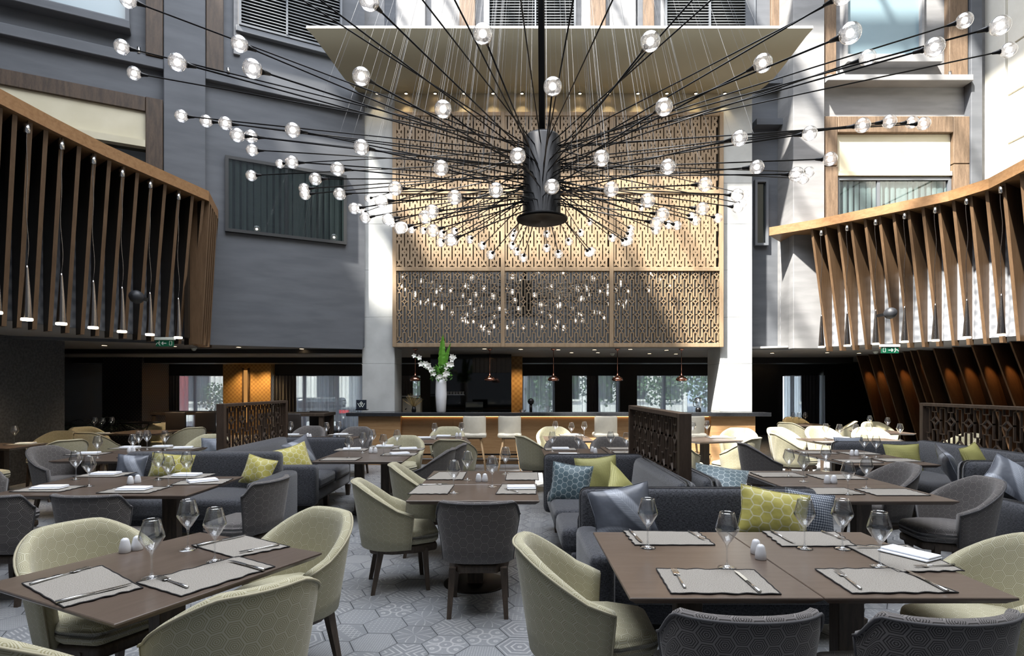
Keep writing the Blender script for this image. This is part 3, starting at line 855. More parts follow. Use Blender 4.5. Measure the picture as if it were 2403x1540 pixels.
# big wall screen over the bar
sw = thing('fretwork_wall_screen', 'tall oak fretwork screen of diamonds and frames on wall over the bar', 'screen', (0, YP, 0))
x0s, x1s = X_(928, YP), X_(1689, YP); zr_ = [Z_(y, YP) for y in (811, 634, 454, 273)]
xm = [X_(928, YP), X_(1180, YP), X_(1433, YP), X_(1689, YP)]
fw = .085
u_ = .1115
for r_ in range(3):
    h_ = zr_[r_ + 1] - zr_[r_] - fw
    for c_ in range(3):
        w_ = xm[c_ + 1] - xm[c_] - fw
        if r_ == 0:
            if c_ == 0: m0 = fret(w_, h_, u_, .017, .035, .3).mesh('fret_panel', [screen_oak]); wid = w_
            me = m0 if abs(w_ - wid) < .02 else fret(w_, h_, u_, .017, .035, .3).mesh('fret_panel', [screen_oak])
        else:
            if c_ == 0: m1 = fret(w_, h_, u_, .046, .045, .3).mesh('fret_panel', [screen_oak])
            me = m1
        mk('fret_panel', me, sw, (xm[c_] + fw / 2, -.075, zr_[r_] + fw / 2))
    if r_ == 0:
        MB().box(((x0s + x1s) / 2, -.045, (zr_[0] + zr_[1]) / 2), (x1s - x0s - .05, .008, h_)).build('mirror_panel', [mirror], sw)
for x in xm: MB().box((x, -.07, (zr_[0] + zr_[3]) / 2), (fw, .10, zr_[3] - zr_[0] + fw), ch=.006).build('stile', [screen_oak], sw)
for z in zr_:
    for c_ in range(3): MB().box(((xm[c_] + xm[c_ + 1]) / 2, -.072, z), (xm[c_ + 1] - xm[c_] - fw - .002, .095, fw), ch=.006).build('rail', [screen_oak], sw)

# free-standing dividers
def divider(label, X0, Y0, Y1, ztop, u=.150, zb=.10, X1=None):
    X1 = X0 if X1 is None else X1
    a, b = Vector((X0, Y0)), Vector((X1, Y1)); L = (b - a).length
    r = thing('divider_screen', label, 'screen', (X0, Y0, 0), math.atan2(b.y - a.y, b.x - a.x), 'fretwork dividers between the banquettes')
    for x in (.035, L - .035): MB().box((x, 0, ztop / 2), (.07, .11, ztop), ch=.004).build('post', [screen_dark], r)
    MB().box((L / 2, 0, ztop - .022), (L - .142, .108, .044), ch=.004).build('top_rail', [screen_dark], r)
    MB().box((L / 2, 0, zb), (L - .142, .108, .05), ch=.004).build('bottom_rail', [screen_dark], r)
    w_ = L - .144; h_ = ztop - .046 - zb - .026
    f_ = fret(w_, h_, u, .013, .028, .6, 4.1); f_.build('fret_panel', [screen_dark], r, (.072, 0, zb + .026))
    return r
divider('dark fretwork divider screen rising between the two central banquettes', 1.53, 5.15, 7.4, 1.385)
divider('dark fretwork divider screen behind the banquette on the shaded side', -4.0, 8.0, 10.1, 1.385, X1=-3.93)
divider('dark fretwork divider screen in front of the slanted timber fin wall', 6.02, 6.2, 8.55, 1.385)

# ------------------------------------------------------------------ bar
br = thing('bar_counter', 'long oak fronted bar counter under a black stone top', 'bar counter', (0, 12, 0))
bx0, bx1 = X_(812, 12.0), X_(1810, 12.0); cx0, cx1 = X_(838, 12), X_(1777, 12)
MB().box(((bx0 + bx1) / 2, .185, 1.05), (bx1 - bx0, .40, .075), ch=.006).build('countertop', [granite], br)
MB().box(((cx0 + X_(938, 12)) / 2, .24, .505), (X_(938, 12) - cx0, .30, 1.01), ch=.003).build('end_panel', [oak], br)
MB().box(((cx1 + X_(1672, 12)) / 2, .24, .505), (cx1 - X_(1672, 12), .30, 1.01), ch=.003).build('end_panel', [oak], br)
xi0, xi1 = X_(938, 12), X_(1672, 12); n_ = 6
for k in range(n_):
    a = xi0 + (xi1 - xi0) * k / n_; b = xi0 + (xi1 - xi0) * (k + 1) / n_
    MB().box(((a + b) / 2, .30, .505), (b - a - .003, .16, 1.008), ch=.002).build('front_panel', [oak], br)
MB().box(((xi0 + xi1) / 2, .205, .998), (xi1 - xi0 - .02, .012, .012)).build('led_strip', [strip_m], br)
MB().box(((xi0 + xi1) / 2, .19, .12), (xi1 - xi0 - .004, .05, .02)).build('plinth_ledge', [steel], br)
MB().tube([(xi0 + .02, .08, .22), (xi1 - .02, .08, .22)], .018, 10).build('foot_rail', [black_m], br)

# copper pendants over the bar
def mk_pend():
    r = thing('pendant_lamp', '', 'lamp')
    pr = [(.012, .16), (.02, .135), (.035, .115), (.055, .10), (.10, .075), (.118, .045), (.115, .02), (.085, 0.0), (.08, .002), (.108, .022), (.11, .045), (.09, .07), (.04, .10)]
    MB().lathe(pr, n=24).build('lamp_shade', [copper], r)
    MB().tube([(0, 0, .15), (0, 0, .66)], .006, 6).build('stem', [copper], r)
    MB().lathe([(0, .70), (.055, .70), (.055, .685), (.02, .655), (0, .655)], n=16).build('canopy', [copper], r)
    MB().lathe([(0, .01), (.03, .02), (.035, .045), (.02, .075), (0, .08)], n=10).build('bulb', [bulb_m], r)
    return r
pend = Proto(mk_pend); who = ('beside the orchid vase', 'over the dark bar back', 'in front of the gold column', 'next to the divider screen', 'nearest the white pillar')
for k, (px, py) in enumerate(((969, 904), (1148, 905), (1301, 905), (1455, 905), (1609, 905))):
    v = Q(px, py, 12.25); v.z = 1.66
    pend.put((v.x, 12.55, v.z + .08), 0, 'squat copper pendant lamp hanging over the bar, ' + who[k], 'copper pendants over the bar')

# bar stools
def mk_stool():
    r = thing('bar_stool', '', 'stool')
    def bend(q): return Vector((q.x, q.y + .10 * (q.x / .22) ** 2 - .03 * (q.z), q.z))
    MB().rbox((0, -.18, .86), (.44, .055, .40), .026, fn=bend).build('backrest', [white_seat], r)
    MB().rbox((0, .0, .69), (.46, .42, .09), .04, puff=.01).build('seat', [white_seat], r)
    MB().box((0, 0, .632), (.30, .28, .025)).build('seat_frame', [leg_wood], r)
    for sx in (-1, 1):
        for sy in (-1, 1): MB().tube([(sx * .12, sy * .12, .625), (sx * .215, sy * .20, 0)], [.022, .015], 10).build('leg', [stool_wood], r)
    for z, k in ((.22, .185), (.34, .165)):
        for a, b in (((-k, -k), (k, -k)), ((-k, k), (k, k)), ((-k, -k), (-k, k)), ((k, -k), (k, k))):
            MB().tube([(a[0], a[1], z), (b[0], b[1], z)], .007, 6).build('footrest', [black_m], r)
    return r
st = Proto(mk_stool)
for k, (px, l) in enumerate(((1113, 'first along the bar from the orchid vase'), (1196, 'second along the bar from the orchid vase'), (1422, 'before the bar just short of the divider screen'), (1627, 'seen past the divider screen, nearest the white pillar'))):
    st.put((X_(px, 11.2), 11.3, 0), R((2, -1, 0, 3)[k]), 'ivory padded bar stool with oak legs, ' + l, 'bar stools')

# ------------------------------------------------------------------ chandelier
D = .15; ZC0 = 7.35; XC0 = (1272 - CX) / F * 7.35
ch = thing('chandelier', 'huge black starburst chandelier of rods tipped with glowing glass globes', 'chandelier', (XC0, ZC0, 0))
hubz = Z_(500, 7.35 - .3)
MB().lathe([(0, 0), (.30, 0), (.322, .004), (.325, .02), (.26, .04), (.235, .06), (.235, 1.02), (.20, 1.06), (0, 1.06)], (0, 0, hubz), 40).build('hub', [black_m], ch)
MB().lathe([(0, 0), (.31, 0), (.318, .003), (.31, .006), (0, .006)], (0, 0, hubz - .0065), 48).build('base_disc', [black_disc], ch)
MB().tube([(0, 0, hubz + 1.04), (-.055, 0, 14.2)], .042, 14).build('centre_pole', [black_m], ch)
bulbs = """286,110,34;315,172,35;416,146,43;592,161,47;866,0,50;1133,79,50;1526,97,49;848,179,46;1297,203,45;1790,148,49;1995,78,52;2193,110,46;2347,60,48;2367,117,36;1040,256,43;1558,251,45;687,305,38;848,345,39;426,272,31;484,284,33;529,289,26;557,317,35;589,320,26;592,352,31;657,384,23;685,380,32;792,396,35;590,412,26;740,420,29;714,443,26;716,456,26;797,455,30;1215,366,40;1411,371,41;1035,394,37;1735,324,40;1567,391,37;1900,313,39;2024,294,36;2087,285,34;2140,287,28;2167,290,30;1776,392,33;1948,373,32;1869,409,34;1898,404,25;1885,419,26;928,442,34;1067,463,34;1164,446,35;1295,438,36;1434,444,35;1520,470,33;1654,433,33;1554,503,30;1730,458,28;1749,456,18;1741,478,22;1731,487,26;1648,490,29;1624,508,25;1632,518,22;1684,512,23;865,466,19;895,472,31;831,489,27;843,489,22;853,498,16;857,511,26;911,515,28;921,522,21;938,535,29;943,534,30;966,537,22;994,541,18;998,509,29;1014,496,31;1016,541,27;1036,548,20;1062,526,15;1067,543,18;1034,569,24;1057,563,27;1067,565,20;1103,562,21;1132,576,23;1152,598,22;1206,545,22;1203,556,19;1202,576,20;1213,590,22;1228,605,22;1288,524,16;1283,549,19;1283,582,20;1311,596,22;1335,567,22;1363,546,20;1384,521,17;1382,593,22;1388,590,24;1437,558,22;1480,537,18;1478,551,22;1475,565,24;1467,568,23;1505,487,16;1539,540,22;1541,524,27;1569,527,22;1588,529,24"""
pts = []
a_, b_ = 13 * D, .545
def solve(px, py, d):
    u = (px - CX) / F; v = (HY - py) / F; base = a_ - b_ * 11.7 * D
    A = v * v - b_ * b_ * (u * u + 1); B = -2 * v * base + 2 * b_ * b_ * (u * XC0 + ZC0); Cc = base * base - b_ * b_ * (XC0 ** 2 + ZC0 ** 2)
    dd = B * B - 4 * A * Cc; Yd = F * D / d
    if dd < 0: return Yd
    rs = [(-B + s_ * math.sqrt(dd)) / (2 * A) for s_ in (1, -1)]
    rs = [y for y in rs if 1.5 < y < 13 and v * y >= base]
    if not rs: return Yd
    y = min(rs, key=lambda t: abs(t - Yd))
    return y if abs(y - Yd) / Yd < .16 else Yd * .7 + y * .3 if abs(y - Yd) / Yd < .4 else Yd
for s_ in bulbs.split(';'):
    px, py, d = [float(t) for t in s_.split(',')]
    pts.append(Q(px, py, solve(px, py, d)) - Vector((XC0, ZC0, 0)))
for k in range(15):                                  # outer rods that reach over the camera, their globes above the frame
    an = R(205 + k * 9.6); rr = (4.4, 3.5)[k % 2]
    p = Vector((rr * math.cos(an), rr * math.sin(an), H + a_ + b_ * (rr - 11.7 * D) + .25))
    if 700 < CX + F * (p.x + XC0) / (p.y + ZC0) < 1800 or True: pts.append(p)
pr = []
for i in range(15):
    an = math.pi * i / 14; pr.append((D / 2 * math.sin(an) if 0 < i < 14 else .0005, -D / 2 * math.cos(an)))
gm = MB().lathe(pr, n=24)
core = [(.0005, -.022), (.022, -.018), (.030, -.002), (.024, .016), (.0005, .026)]
gm.lathe(core, n=10, mat=1)
gme = gm.mesh('glass_globe', [globe_m, bulb_m])
sme = MB().lathe([(.0045, -.075), (.012, -.072), (.020, -.02), (.026, -.005), (.022, .004), (0.0005, .006)], n=12).mesh('socket', [black_m])
for p in pts:
    rad = math.hypot(p.x, p.y); az = Vector((p.x, p.y, 0)).normalized()
    t = max(0, min(1, (rad - 1.2) / 3.4))
    a = az * .225 + Vector((0, 0, hubz + .10 + .82 * t + random.uniform(-.04, .04)))
    d = (p - a).normalized(); e = p - d * (D / 2 + .02)
    rod = MB().tube([a, e], .0075, 7).build('rod', [black_m], ch)
    Mx = Matrix.Translation(p) @ d.to_track_quat('Z', 'Y').to_matrix().to_4x4()
    mk('glass_globe', gme, rod, M=Mx)
    mk('socket', sme, rod, M=Matrix.Translation(p - d * (D / 2)) @ d.to_track_quat('Z', 'Y').to_matrix().to_4x4())
    q = a.lerp(p, .55)
    MB().tube([q, (az.x * .05, az.y * .05, 12.5)], .0012, 3, 0, False).build('suspension_wire', [steel_wire := globals().get('steel_wire') or base_mat('wire', C(.25, .26, .28), .5, .3)], ch)

# ------------------------------------------------------------------ cone lamps on the balustrades
def mk_cone():
    r = thing('cone_lamp', '', 'lamp')
    MB().lathe([(.0005, .66), (.012, .655), (.016, .62), (.056, .035), (.056, .03), (.0005, .03)], n=20).build('lamp_body', [cone_m], r)
    MB().lathe([(.0005, .03), (.056, .03), (.060, .024), (.060, .004), (.054, 0), (.0005, 0)], n=20).build('diffuser', [led_m], r)
    n = 14; pts_ = [(.012 * math.sin(i * .9), .01 * math.sin(i * .6), .65 + i * (RAILZ - .2 - ZC - .56) / n) for i in range(n + 1)]
    MB().tube(pts_, .0045, 6).build('cable', [cone_m], r)
    MB().lathe([(0.0005, RAILZ - .163 - ZC + .0), (.035, RAILZ - .163 - ZC), (.035, RAILZ - .26 - ZC), (.0005, RAILZ - .27 - ZC)], n=12).build('ceiling_rose', [steel], r)
    return r
cl = Proto(mk_cone)
ordn = ('first', 'second', 'third', 'fourth', 'fifth', 'sixth', 'seventh', 'eighth', 'ninth')
for k, px in enumerate((3, 75, 155, 229, 296, 361, 427)):
    p = path_pt(rail_L[1:], px); q = Vector(p) + Vector((-.0, .0)); zb = Z_((737, 753, 763, 772, 781, 788, 795)[k], q.y)
    cl.put((q.x - .06, q.y, zb), 0, 'slim metal cone pendant, %s from the frame edge along the shaded balustrade' % ordn[k], 'cone pendants along the shaded balustrade')
for k, (px, py) in enumerate(((462, 801), (474, 807))):
    q = Vector(ret[0]).lerp(Vector(ret[1]), .25 + .4 * k)
    v = Q(px, py, q.y); cl.put((v.x, q.y, v.z), 0, 'slim metal cone pendant at the corner of the shaded balustrade, %s' % ('hanging a little higher', 'hanging lowest of the row')[k], 'cone pendants along the shaded balustrade')
for k, (px, py) in enumerate(((1923.5, 816), (1984, 813), (2051, 809), (2119, 804), (2191, 801), (2265, 794), (2346, 788))):
    p = path_pt(rail_R[:9], px); v = Q(px, py, p[1]); cl.put((p[0] + .05, p[1] + .03, v.z), 0, 'slim metal cone pendant, %s from the free end of the sunlit balustrade' % ordn[k], 'cone pendants along the sunlit balustrade')
# wall speakers, exit signs, smoke detectors, cameras
def speaker(px, py, Y, label):
    r = thing('speaker', label, 'speaker', tuple(Q(px, py, Y)))
    MB().lathe([(.0005, -.05), (.085, -.045), (.095, -.02), (.095, .05), (.07, .10), (.0005, .11)], n=20, M=Matrix.Rotation(R(78), 4, 'X')).build('speaker_cabinet', [base_mat('anthracite', C(.02, .022, .027), .5)], r)
    MB().box((0, .22, 0), (.03, .26, .05)).build('bracket', [black_m], r)
    return r
speaker(2088, 736, 10.15, 'black round wall speaker among the sunlit timber fins')
speaker(322, 698, 8.75, 'black round wall speaker among the shaded timber fins')
exit_g = base_mat('exit_sign_green', C(.005, .10, .05), .4); exit_w = base_mat('exit_sign_white', C(.7, .75, .7), .4)
def exit_sign(px, py, Y, label, flip=1):
    v = Q(px, py, Y); r = thing('exit_sign', label, 'sign', tuple(v))
    MB().box((0, 0, 0), (.29, .02, .105)).build('sign_plate', [exit_g], r)
    MB().box((0, 0, .075), (.33, .05, .045), ch=.005).build('housing', [exit_w], r)
    m_ = MB(); f = flip
    m_.bar2(-.05 * f, 0, .03 * f, 0, .012, .002, -.012); m_.bar2(-.05 * f, 0, -.02 * f, .025, .012, .002, -.012); m_.bar2(-.05 * f, 0, -.02 * f, -.025, .012, .002, -.012)
    m_.build('arrow', [exit_w], r)
    m_ = MB()
    for (a, b, c, d) in ((-.12, .005, -.09, .02), (-.12, .005, -.14, -.02), (-.105, .015, -.085, -.02), (-.085, -.02, -.07, -.035), (-.10, .02, -.075, .005)): m_.bar2(a * f, b, c * f, d, .010, .002, -.012)
    m_.box((-.085 * f, -.012, .033), (.016, .003, .016)); m_.build('running_figure', [exit_w], r)
    m_ = MB()
    for (a, b, c, d) in ((.08, -.03, .08, .035), (.12, -.03, .12, .035), (.08, .035, .12, .035), (.08, -.03, .12, -.03)): m_.bar2(a * f, b, c * f, d, .006, .002, -.012)
    m_.build('doorway_symbol', [exit_w], r)
    return r
exit_sign(387, 806, 9.6, 'green exit sign with arrow under the shaded balustrade', 1)
exit_sign(2088, 822, 9.9, 'green exit sign under the sunlit balustrade', -1)
def dome(px, py, z, label, mat=exit_w, r_=.06):
    v = P(px, py, z); r = thing('smoke_detector' if mat is exit_w else 'dome_camera', label, 'detector' if mat is exit_w else 'camera', (v.x, v.y, ZC - .001))
    MB().lathe([(.0005, 0), (r_, 0), (r_, -.02), (r_ * .9, -.028), (.0005, -.028)], n=18).build('base_plate', [mat], r)
    MB().lathe([(r_ * .8, -.0285), (r_ * .72, -.05), (r_ * .4, -.065), (.0005, -.07)], n=18).build('dome', [mat if mat is exit_w else dark_pane], r)
dome(2055, 824, ZC, 'white smoke detector on the ceiling beside the sunlit exit sign')
dome(1437, 829, ZC, 'white smoke detector on the ceiling over the bar')
dome(348, 822, ZC, 'dome camera on the ceiling beneath the shaded balustrade', exit_g)
dome(455, 816, ZC, 'white smoke detector on the ceiling by the corner cone lamps')
# ------------------------------------------------------------------ ground floor beyond the atrium
g = thing('wall_ground_floor', None, None, kind='structure')
def gbox(nm, x0, x1, y0, y1, z0, z1, m, par=g):
    return MB().box(((x0 + x1) / 2, (y0 + y1) / 2, (z0 + z1) / 2), (x1 - x0, y1 - y0, z1 - z0)).build(nm, [m], par)
gbox('side_wall', -8.5, -8.2, -4.5, 10.7, 0, ZC - .001, gwall)
gbox('passage_wall', -12.9, -12.6, 10.7, 20, 0, ZC - .001, dark_m)
gbox('passage_return', -12.9, -8.51, 10.4, 10.69, 0, ZC - .001, gwall)
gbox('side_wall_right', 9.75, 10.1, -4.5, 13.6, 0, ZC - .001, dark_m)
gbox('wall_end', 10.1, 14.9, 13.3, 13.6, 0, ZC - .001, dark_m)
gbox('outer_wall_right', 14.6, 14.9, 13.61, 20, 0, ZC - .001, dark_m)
blue_glow = emis('blue_screen_light', C(.02, .10, .25), .9)
YW = 20.0
gbox('lintel', -14.9, 14.9, YW, YW + .3, 2.03, ZC - .001, dark_m)
gbox('low_wall', -14.9, 14.9, YW, YW + .3, 0, .22, dark_m)
gbox('ceiling_beam', -12.5, X_(850, 12.4), 12.9, 13.3, 2.36, ZC - .002, dark_m)
gbox('ceiling_beam', -12.5, 9.7, 16.6, 17.6, 2.30, ZC - .002, dark_m)
# columns and windows along the back, by pixel columns
def xw(px, Y=YW): return X_(px, Y)
wins = [(300, 392), (392, 455), (455, 535), (645, 712), (712, 790), (790, 990), (1225, 1300), (1340, 1450), (1490, 1560), (1560, 1700), (1826, 1862), (1862, 1920)]
nwin = 9
for k, (a, b) in enumerate(wins):
    r = thing('window_%d' % nwin, None, None, kind='structure'); nwin += 1
    x0, x1 = xw(a), xw(b)
    m_ = MB()
    for (p, q, s_, t_) in ((x0, x0 + .05, .22, 2.03), (x1 - .05, x1, .22, 2.03), (x0 + .05, x1 - .05, .22, .27), (x0 + .05, x1 - .05, 1.98, 2.03)): m_.box(((p + q) / 2, YW + .1, (s_ + t_) / 2), (q - p, .08, t_ - s_))
    m_.build('frame', [black_m], r)
    MB().box(((x0 + x1) / 2, YW + .12, 1.12), (x1 - x0 - .1, .01, 1.7)).build('pane', [pane_m], r)
prev = -12.6
segs = [(392, 'a')]
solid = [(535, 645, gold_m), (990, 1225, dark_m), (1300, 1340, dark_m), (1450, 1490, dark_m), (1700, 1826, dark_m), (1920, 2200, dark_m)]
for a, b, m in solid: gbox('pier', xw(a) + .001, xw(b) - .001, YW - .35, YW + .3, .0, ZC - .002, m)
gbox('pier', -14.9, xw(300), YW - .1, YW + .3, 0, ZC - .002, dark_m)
MB().box((xw(588.5), YW - .37, 1.3), (.13, .03, 1.75)).build('niche', [strip_soft := emis('amber_niche', C(1, .48, .14), .5)], g)
MB().box((xw(582), YW - .37, 1.3), (.06, .04, 1.9)).build('niche_frame', [dwood], g); MB().box((xw(595), YW - .37, 1.3), (.06, .04, 1.9)).build('niche_frame', [dwood], g)
# patterned column in front of the first window
pc = base_mat('studded_wallcover', C(.03, .032, .04), .5)
x, y, _, _o = uvxy(pc); ff = ((x * 60.0).sin() * (y * 60.0).sin()).gt(.82); ln(pc, mixc(pc, ff, C(.028, .030, .038), C(.22, .18, .17)), bsdf(pc).inputs['Base Color'])
gbox('studded_pier', X_(240, 16.5), X_(333, 16.5), 16.5, 17.8, 0, ZC - .003, pc)
gbox('blue_light_panel', X_(146, 19.6), X_(190, 19.6), 19.6, 19.65, 1.9, 2.3, blue_glow)
# gold column behind the bar, dark bar back with shelves
gbox('gold_pier', X_(1200, 16), X_(1226, 16), 16, 16.4, 0, ZC - .003, gold_m)
gbox('bar_back_panel', X_(1010, 15), X_(1200, 15), 15.0, 15.3, 0, ZC - .003, dark_pane)
bronze = base_mat('smoked_bronze', C(.10, .08, .06), .12, .9)
gbox('bronze_fin_panel', X_(1108, 14.8), X_(1198, 14.8), 14.9, 14.98, 1.98, 2.36, bronze)
for k in range(9): gbox('bronze_tube', X_(1110 + k * 10, 14.7), X_(1115 + k * 10, 14.7), 14.78, 14.86, 1.98, 2.36, bronze)
gbox('back_counter', X_(930, 13.6), X_(1690, 13.6), 13.6, 14.1, 0, .98, black_m)
# curtains
def curtain(x0, x1, y, z0, z1, m, amp=.05, wl=.16, ph=0, name='curtain'):
    n = max(8, int((x1 - x0) / wl * 8)); vs = []; fs = []
    for i in range(n + 1):
        x = x0 + (x1 - x0) * i / n; a = x / wl * 2 * math.pi
        d = amp * math.sin(a + ph) * (1 + .4 * math.sin(a * .23))
        vs += [(x, y + d, z0), (x + .01 * math.sin(a), y + d * .7, z1)]
        if i: fs.append((2 * i - 2, 2 * i, 2 * i + 1, 2 * i - 1))
    return MB().add(vs, fs, 0, True).build(name, [m])
cur = []
for k, (a, b, m, l) in enumerate(((322, 535, sheer_m, 'sheer grey curtain across the street windows beyond the studded pier'), (648, 990, sheer_m, 'sheer grey curtain hanging between the gold pier and the bar pillar'),
                   (1226, 1450, sheer_m, 'sheer curtain behind the bar before a view of trees and street'), (1490, 1700, sheer_m, 'sheer curtain behind the bar beside the white pillar'), (1826, 1920, sheer_m, 'sheer curtain under three warm downlights at the far corner'),
                   (400, 430, drape_m, 'gathered grey drape beside the red bus view'), (650, 702, drape_m, 'gathered grey drape next to the gold pier'), (1375, 1402, drape_m, 'gathered grey drape in the middle window behind the bar'), (940, 972, drape_m, 'gathered grey drape behind the coffee machine'), (1862, 1905, drape_m, 'gathered grey drape at the far corner window'))):
    o = curtain(xw(a), xw(b), YW - .12 - (.1 if m is drape_m else 0) - (.3 if k in (4, 9) else 0), .06, 2.0, m, .045, .15 if m is sheer_m else .11)
    o['label'] = l; o['category'] = 'curtain'; o['group'] = 'curtains along the street windows'
# slanted timber fins on the right
sf = thing('wall_fin_cladding', None, None, kind='structure')
MB().box((9.70, 9.6, ZC / 2), (.05, 9.4, ZC - .004)).build('backing_board', [fin_shaded], sf)
xs = [2010, 2038, 2062, 2090, 2119, 2136, 2152, 2190, 2235, 2280, 2326, 2370, 2420, 2475, 2540]
amber_wood = woodm('amber_lit_wood', C(.085, .042, .018), C(.13, .07, .032), 2, .55, (8, 8, 1))
XF = 9.15
for px in xs:
    Y = F * XF / (px - CX)
    vs = []
    for dy in (-.02, .02):
        for (x, y, z) in ((9.67, Y + .25, ZC - .005), (XF, Y, ZC - .005), (XF + .12, Y - .95, .0), (9.67, Y - .70, 0.0)): vs.append((x, y + dy, z))
    MB().add(vs, [(0, 1, 2, 3), (7, 6, 5, 4), (0, 4, 5, 1), (1, 5, 6, 2), (2, 6, 7, 3), (3, 7, 4, 0)]).build('fin', [amber_wood], sf)
for k in (0, 1, 3, 4, 7, 8, 9, 10, 11):
    Y = F * XF / (xs[k] - CX) - .25
    mk_ = thing('spotlight', 'small dark ceiling spotlight, %s from the far corner along the slanted fin wall' % ordn[(0, 1, 9, 2, 3, 9, 9, 4, 5, 6, 7, 8)[k]], 'spotlight', (XF + .25, Y, ZC - .002), 0, 'spotlights along the slanted fin wall')
    MB().tube([(0, 0, 0), (0, 0, -.04)], .012, 6).build('stem', [black_m], mk_)
    MB().tube([(0, 0, -.035), (.02, 0, -.12)], .032, 12).build('housing', [black_m], mk_)
    l = bpy.data.lights.new('fin_spot', 'SPOT'); l.energy = 14; l.color = (1, .5, .18); l.spot_size = R(70); l.spot_blend = .8; l.shadow_soft_size = .03
    mk('fin_spot', l, None, (XF + .27, Y, ZC - .16)).rotation_euler = (0, R(-8), 0)
# downlights in the mezzanine underside
dl = []
pxl = [(245, 811), (409, 813), (560, 815), (708, 819), (845, 822), (852, 843), (430, 851), (487, 851), (624, 848), (640, 851), (690, 857), (776, 850), (822, 857), (960, 857), (1137, 819), (1222, 820), (1310, 821), (1341, 828), (1395, 821), (1479, 820), (1403, 828), (1524, 830), (1564, 822), (1586, 831), (1654, 860), (1812, 829), (1780, 861), (1801, 859), (1825, 855), (1941, 828), (2016, 829), (2072, 827), (1520, 853), (1221, 852), (1365, 852)]
dlm = MB().lathe([(.0005, 0), (.05, 0), (.058, -.006), (.062, 0), (.0625, .002)], n=14).mesh('trim_ring', [black_m]); dlm2 = MB().disc((0, 0, -.004), .046, 14, 0, False).mesh('lens', [down_m])
dpos = []
for px, py in pxl:
    v = P(px, py, ZC - .004)
    if v.y > 19.3: v = v * (19.2 / v.y)
    dpos.append((v.x, v.y))
def zone(x, y):
    if x < -3.3: a = 'on the shaded side'
    elif x < 5.2: a = 'over the bar area'
    else: a = 'on the fin wall side'
    return ('near row ' if y < 15.5 else 'middle row ' if y < 18.4 else 'far row ') + a
cnt = {}
for x, y in sorted(dpos):
    z_ = zone(x, y); cnt[z_] = cnt.get(z_, 0) + 1
    r = thing('downlight', 'small warm recessed ceiling downlight, %s, %s from the left' % (z_, (ordn + ('tenth', 'eleventh', 'twelfth', 'thirteenth'))[cnt[z_] - 1]), 'downlight', (x, y, ZC - .003 if not 16.6 < y < 17.6 else 2.297), 0, 'recessed ceiling downlights')
    mk('trim_ring', dlm, r); mk('lens', dlm2, r)
for (x, y, e, c_) in ((X_(565, 19.3), 19.3, 12, (1, .62, .25)), (X_(615, 19.3), 19.3, 12, (1, .62, .25)), (-5.5, 14.2, 10, (1, .8, .6)), (2, 14.2, 10, (1, .8, .6)), (-8.8, 15.5, 14, (1, .75, .5)), (-4, 16.5, 14, (1, .75, .5)), (0.5, 17.5, 12, (1, .75, .5)), (5, 16.5, 14, (1, .75, .5)), (-7.5, 8.5, 9, (1, .75, .5)), (8.6, 9.0, 8, (1, .7, .45)), (X_(1215, 16), 15.6, 7, (1, .65, .3)), (-7.2, 11.5, 10, (1, .75, .5)), (7, 14.0, 10, (1, .7, .4))):
    l = bpy.data.lights.new('room_downlight', 'SPOT'); l.energy = e * 10; l.color = c_; l.spot_size = R(120); l.spot_blend = 1; l.shadow_soft_size = .12
    mk('room_downlight', l, None, (x, y, 2.28))
# outside: street, buildings, trees, a red bus
ext = mottled('street_asphalt', C(.34, .34, .35), C(.42, .42, .42), 2)
MB().box((0, 42, -.35), (90, 43.4, .3)).build('ground_outside', [ext], None, kind='structure')
fac = [mottled('pale_facade', C(.62, .60, .56), C(.7, .68, .64), 1.5), mottled('grey_facade', C(.45, .48, .54), C(.52, .55, .6), 1.5)]
bl = (('pale stone office block with dark windows beyond the shaded side curtains', -22, -9.5, 34, 14, 0), ('grey rendered block with a strip of dark windows seen past the gold pier', -9, -1.5, 36, 11, 1), ('pale apartment block behind the street trees past the bar', 0.5, 12, 40, 16, 0), ('grey block across the street at the far corner curtain', 13, 26, 33, 12, 1))
for lb, x0, x1, y, hh, fm in bl:
    r = thing('building', lb, 'building', ((x0 + x1) / 2, y, -.2)); W = x1 - x0
    MB().box((0, 3, hh / 2), (W, 6, hh)).build('facade', [fac[fm]], r)
    n = int(W / 2.2)
    me = MB().box((0, 0, 0), (1.2, .12, 1.6)).mesh('window', [dark_pane]); mf = MB().box((0, 0, 0), (1.4, .1, .12)).mesh('window_sill', [stone_w])
    for i in range(n):
        for j in range(int(hh / 3)):
            z = 1.8 + j * 3; x = -W / 2 + W * (i + .5) / n
            if z > 5: continue
            mk('window', me, r, (x, -.02, z)); mk('window_sill', mf, r, (x, -.08, z - .9))
leaf_me = []
for q_ in range(2):
    rnd = random.Random(q_); mb = MB()
    for k in range(800):
        v = Vector((rnd.gauss(0, 1), rnd.gauss(0, 1), rnd.gauss(0, 1))).normalized() * (rnd.random() ** .4) * 1.7
        v.z = v.z * .9 + 2.6
        a = Vector((rnd.uniform(-1, 1), rnd.uniform(-1, 1), rnd.uniform(-1, 1))).normalized() * .12; b = a.cross(Vector((rnd.random(), rnd.random(), .3))).normalized() * .09
        mb.add([v - a, v + b, v + a, v - b], [(0, 1, 2, 3)])
    leaf_me.append(mb.mesh('crown', [crown_m]))
trunk = MB().tube([(0, 0, 0), (.05, 0, 1.2), (-.05, .1, 2.6)], [.14, .11, .05], 8).mesh('trunk', [leg_wood])
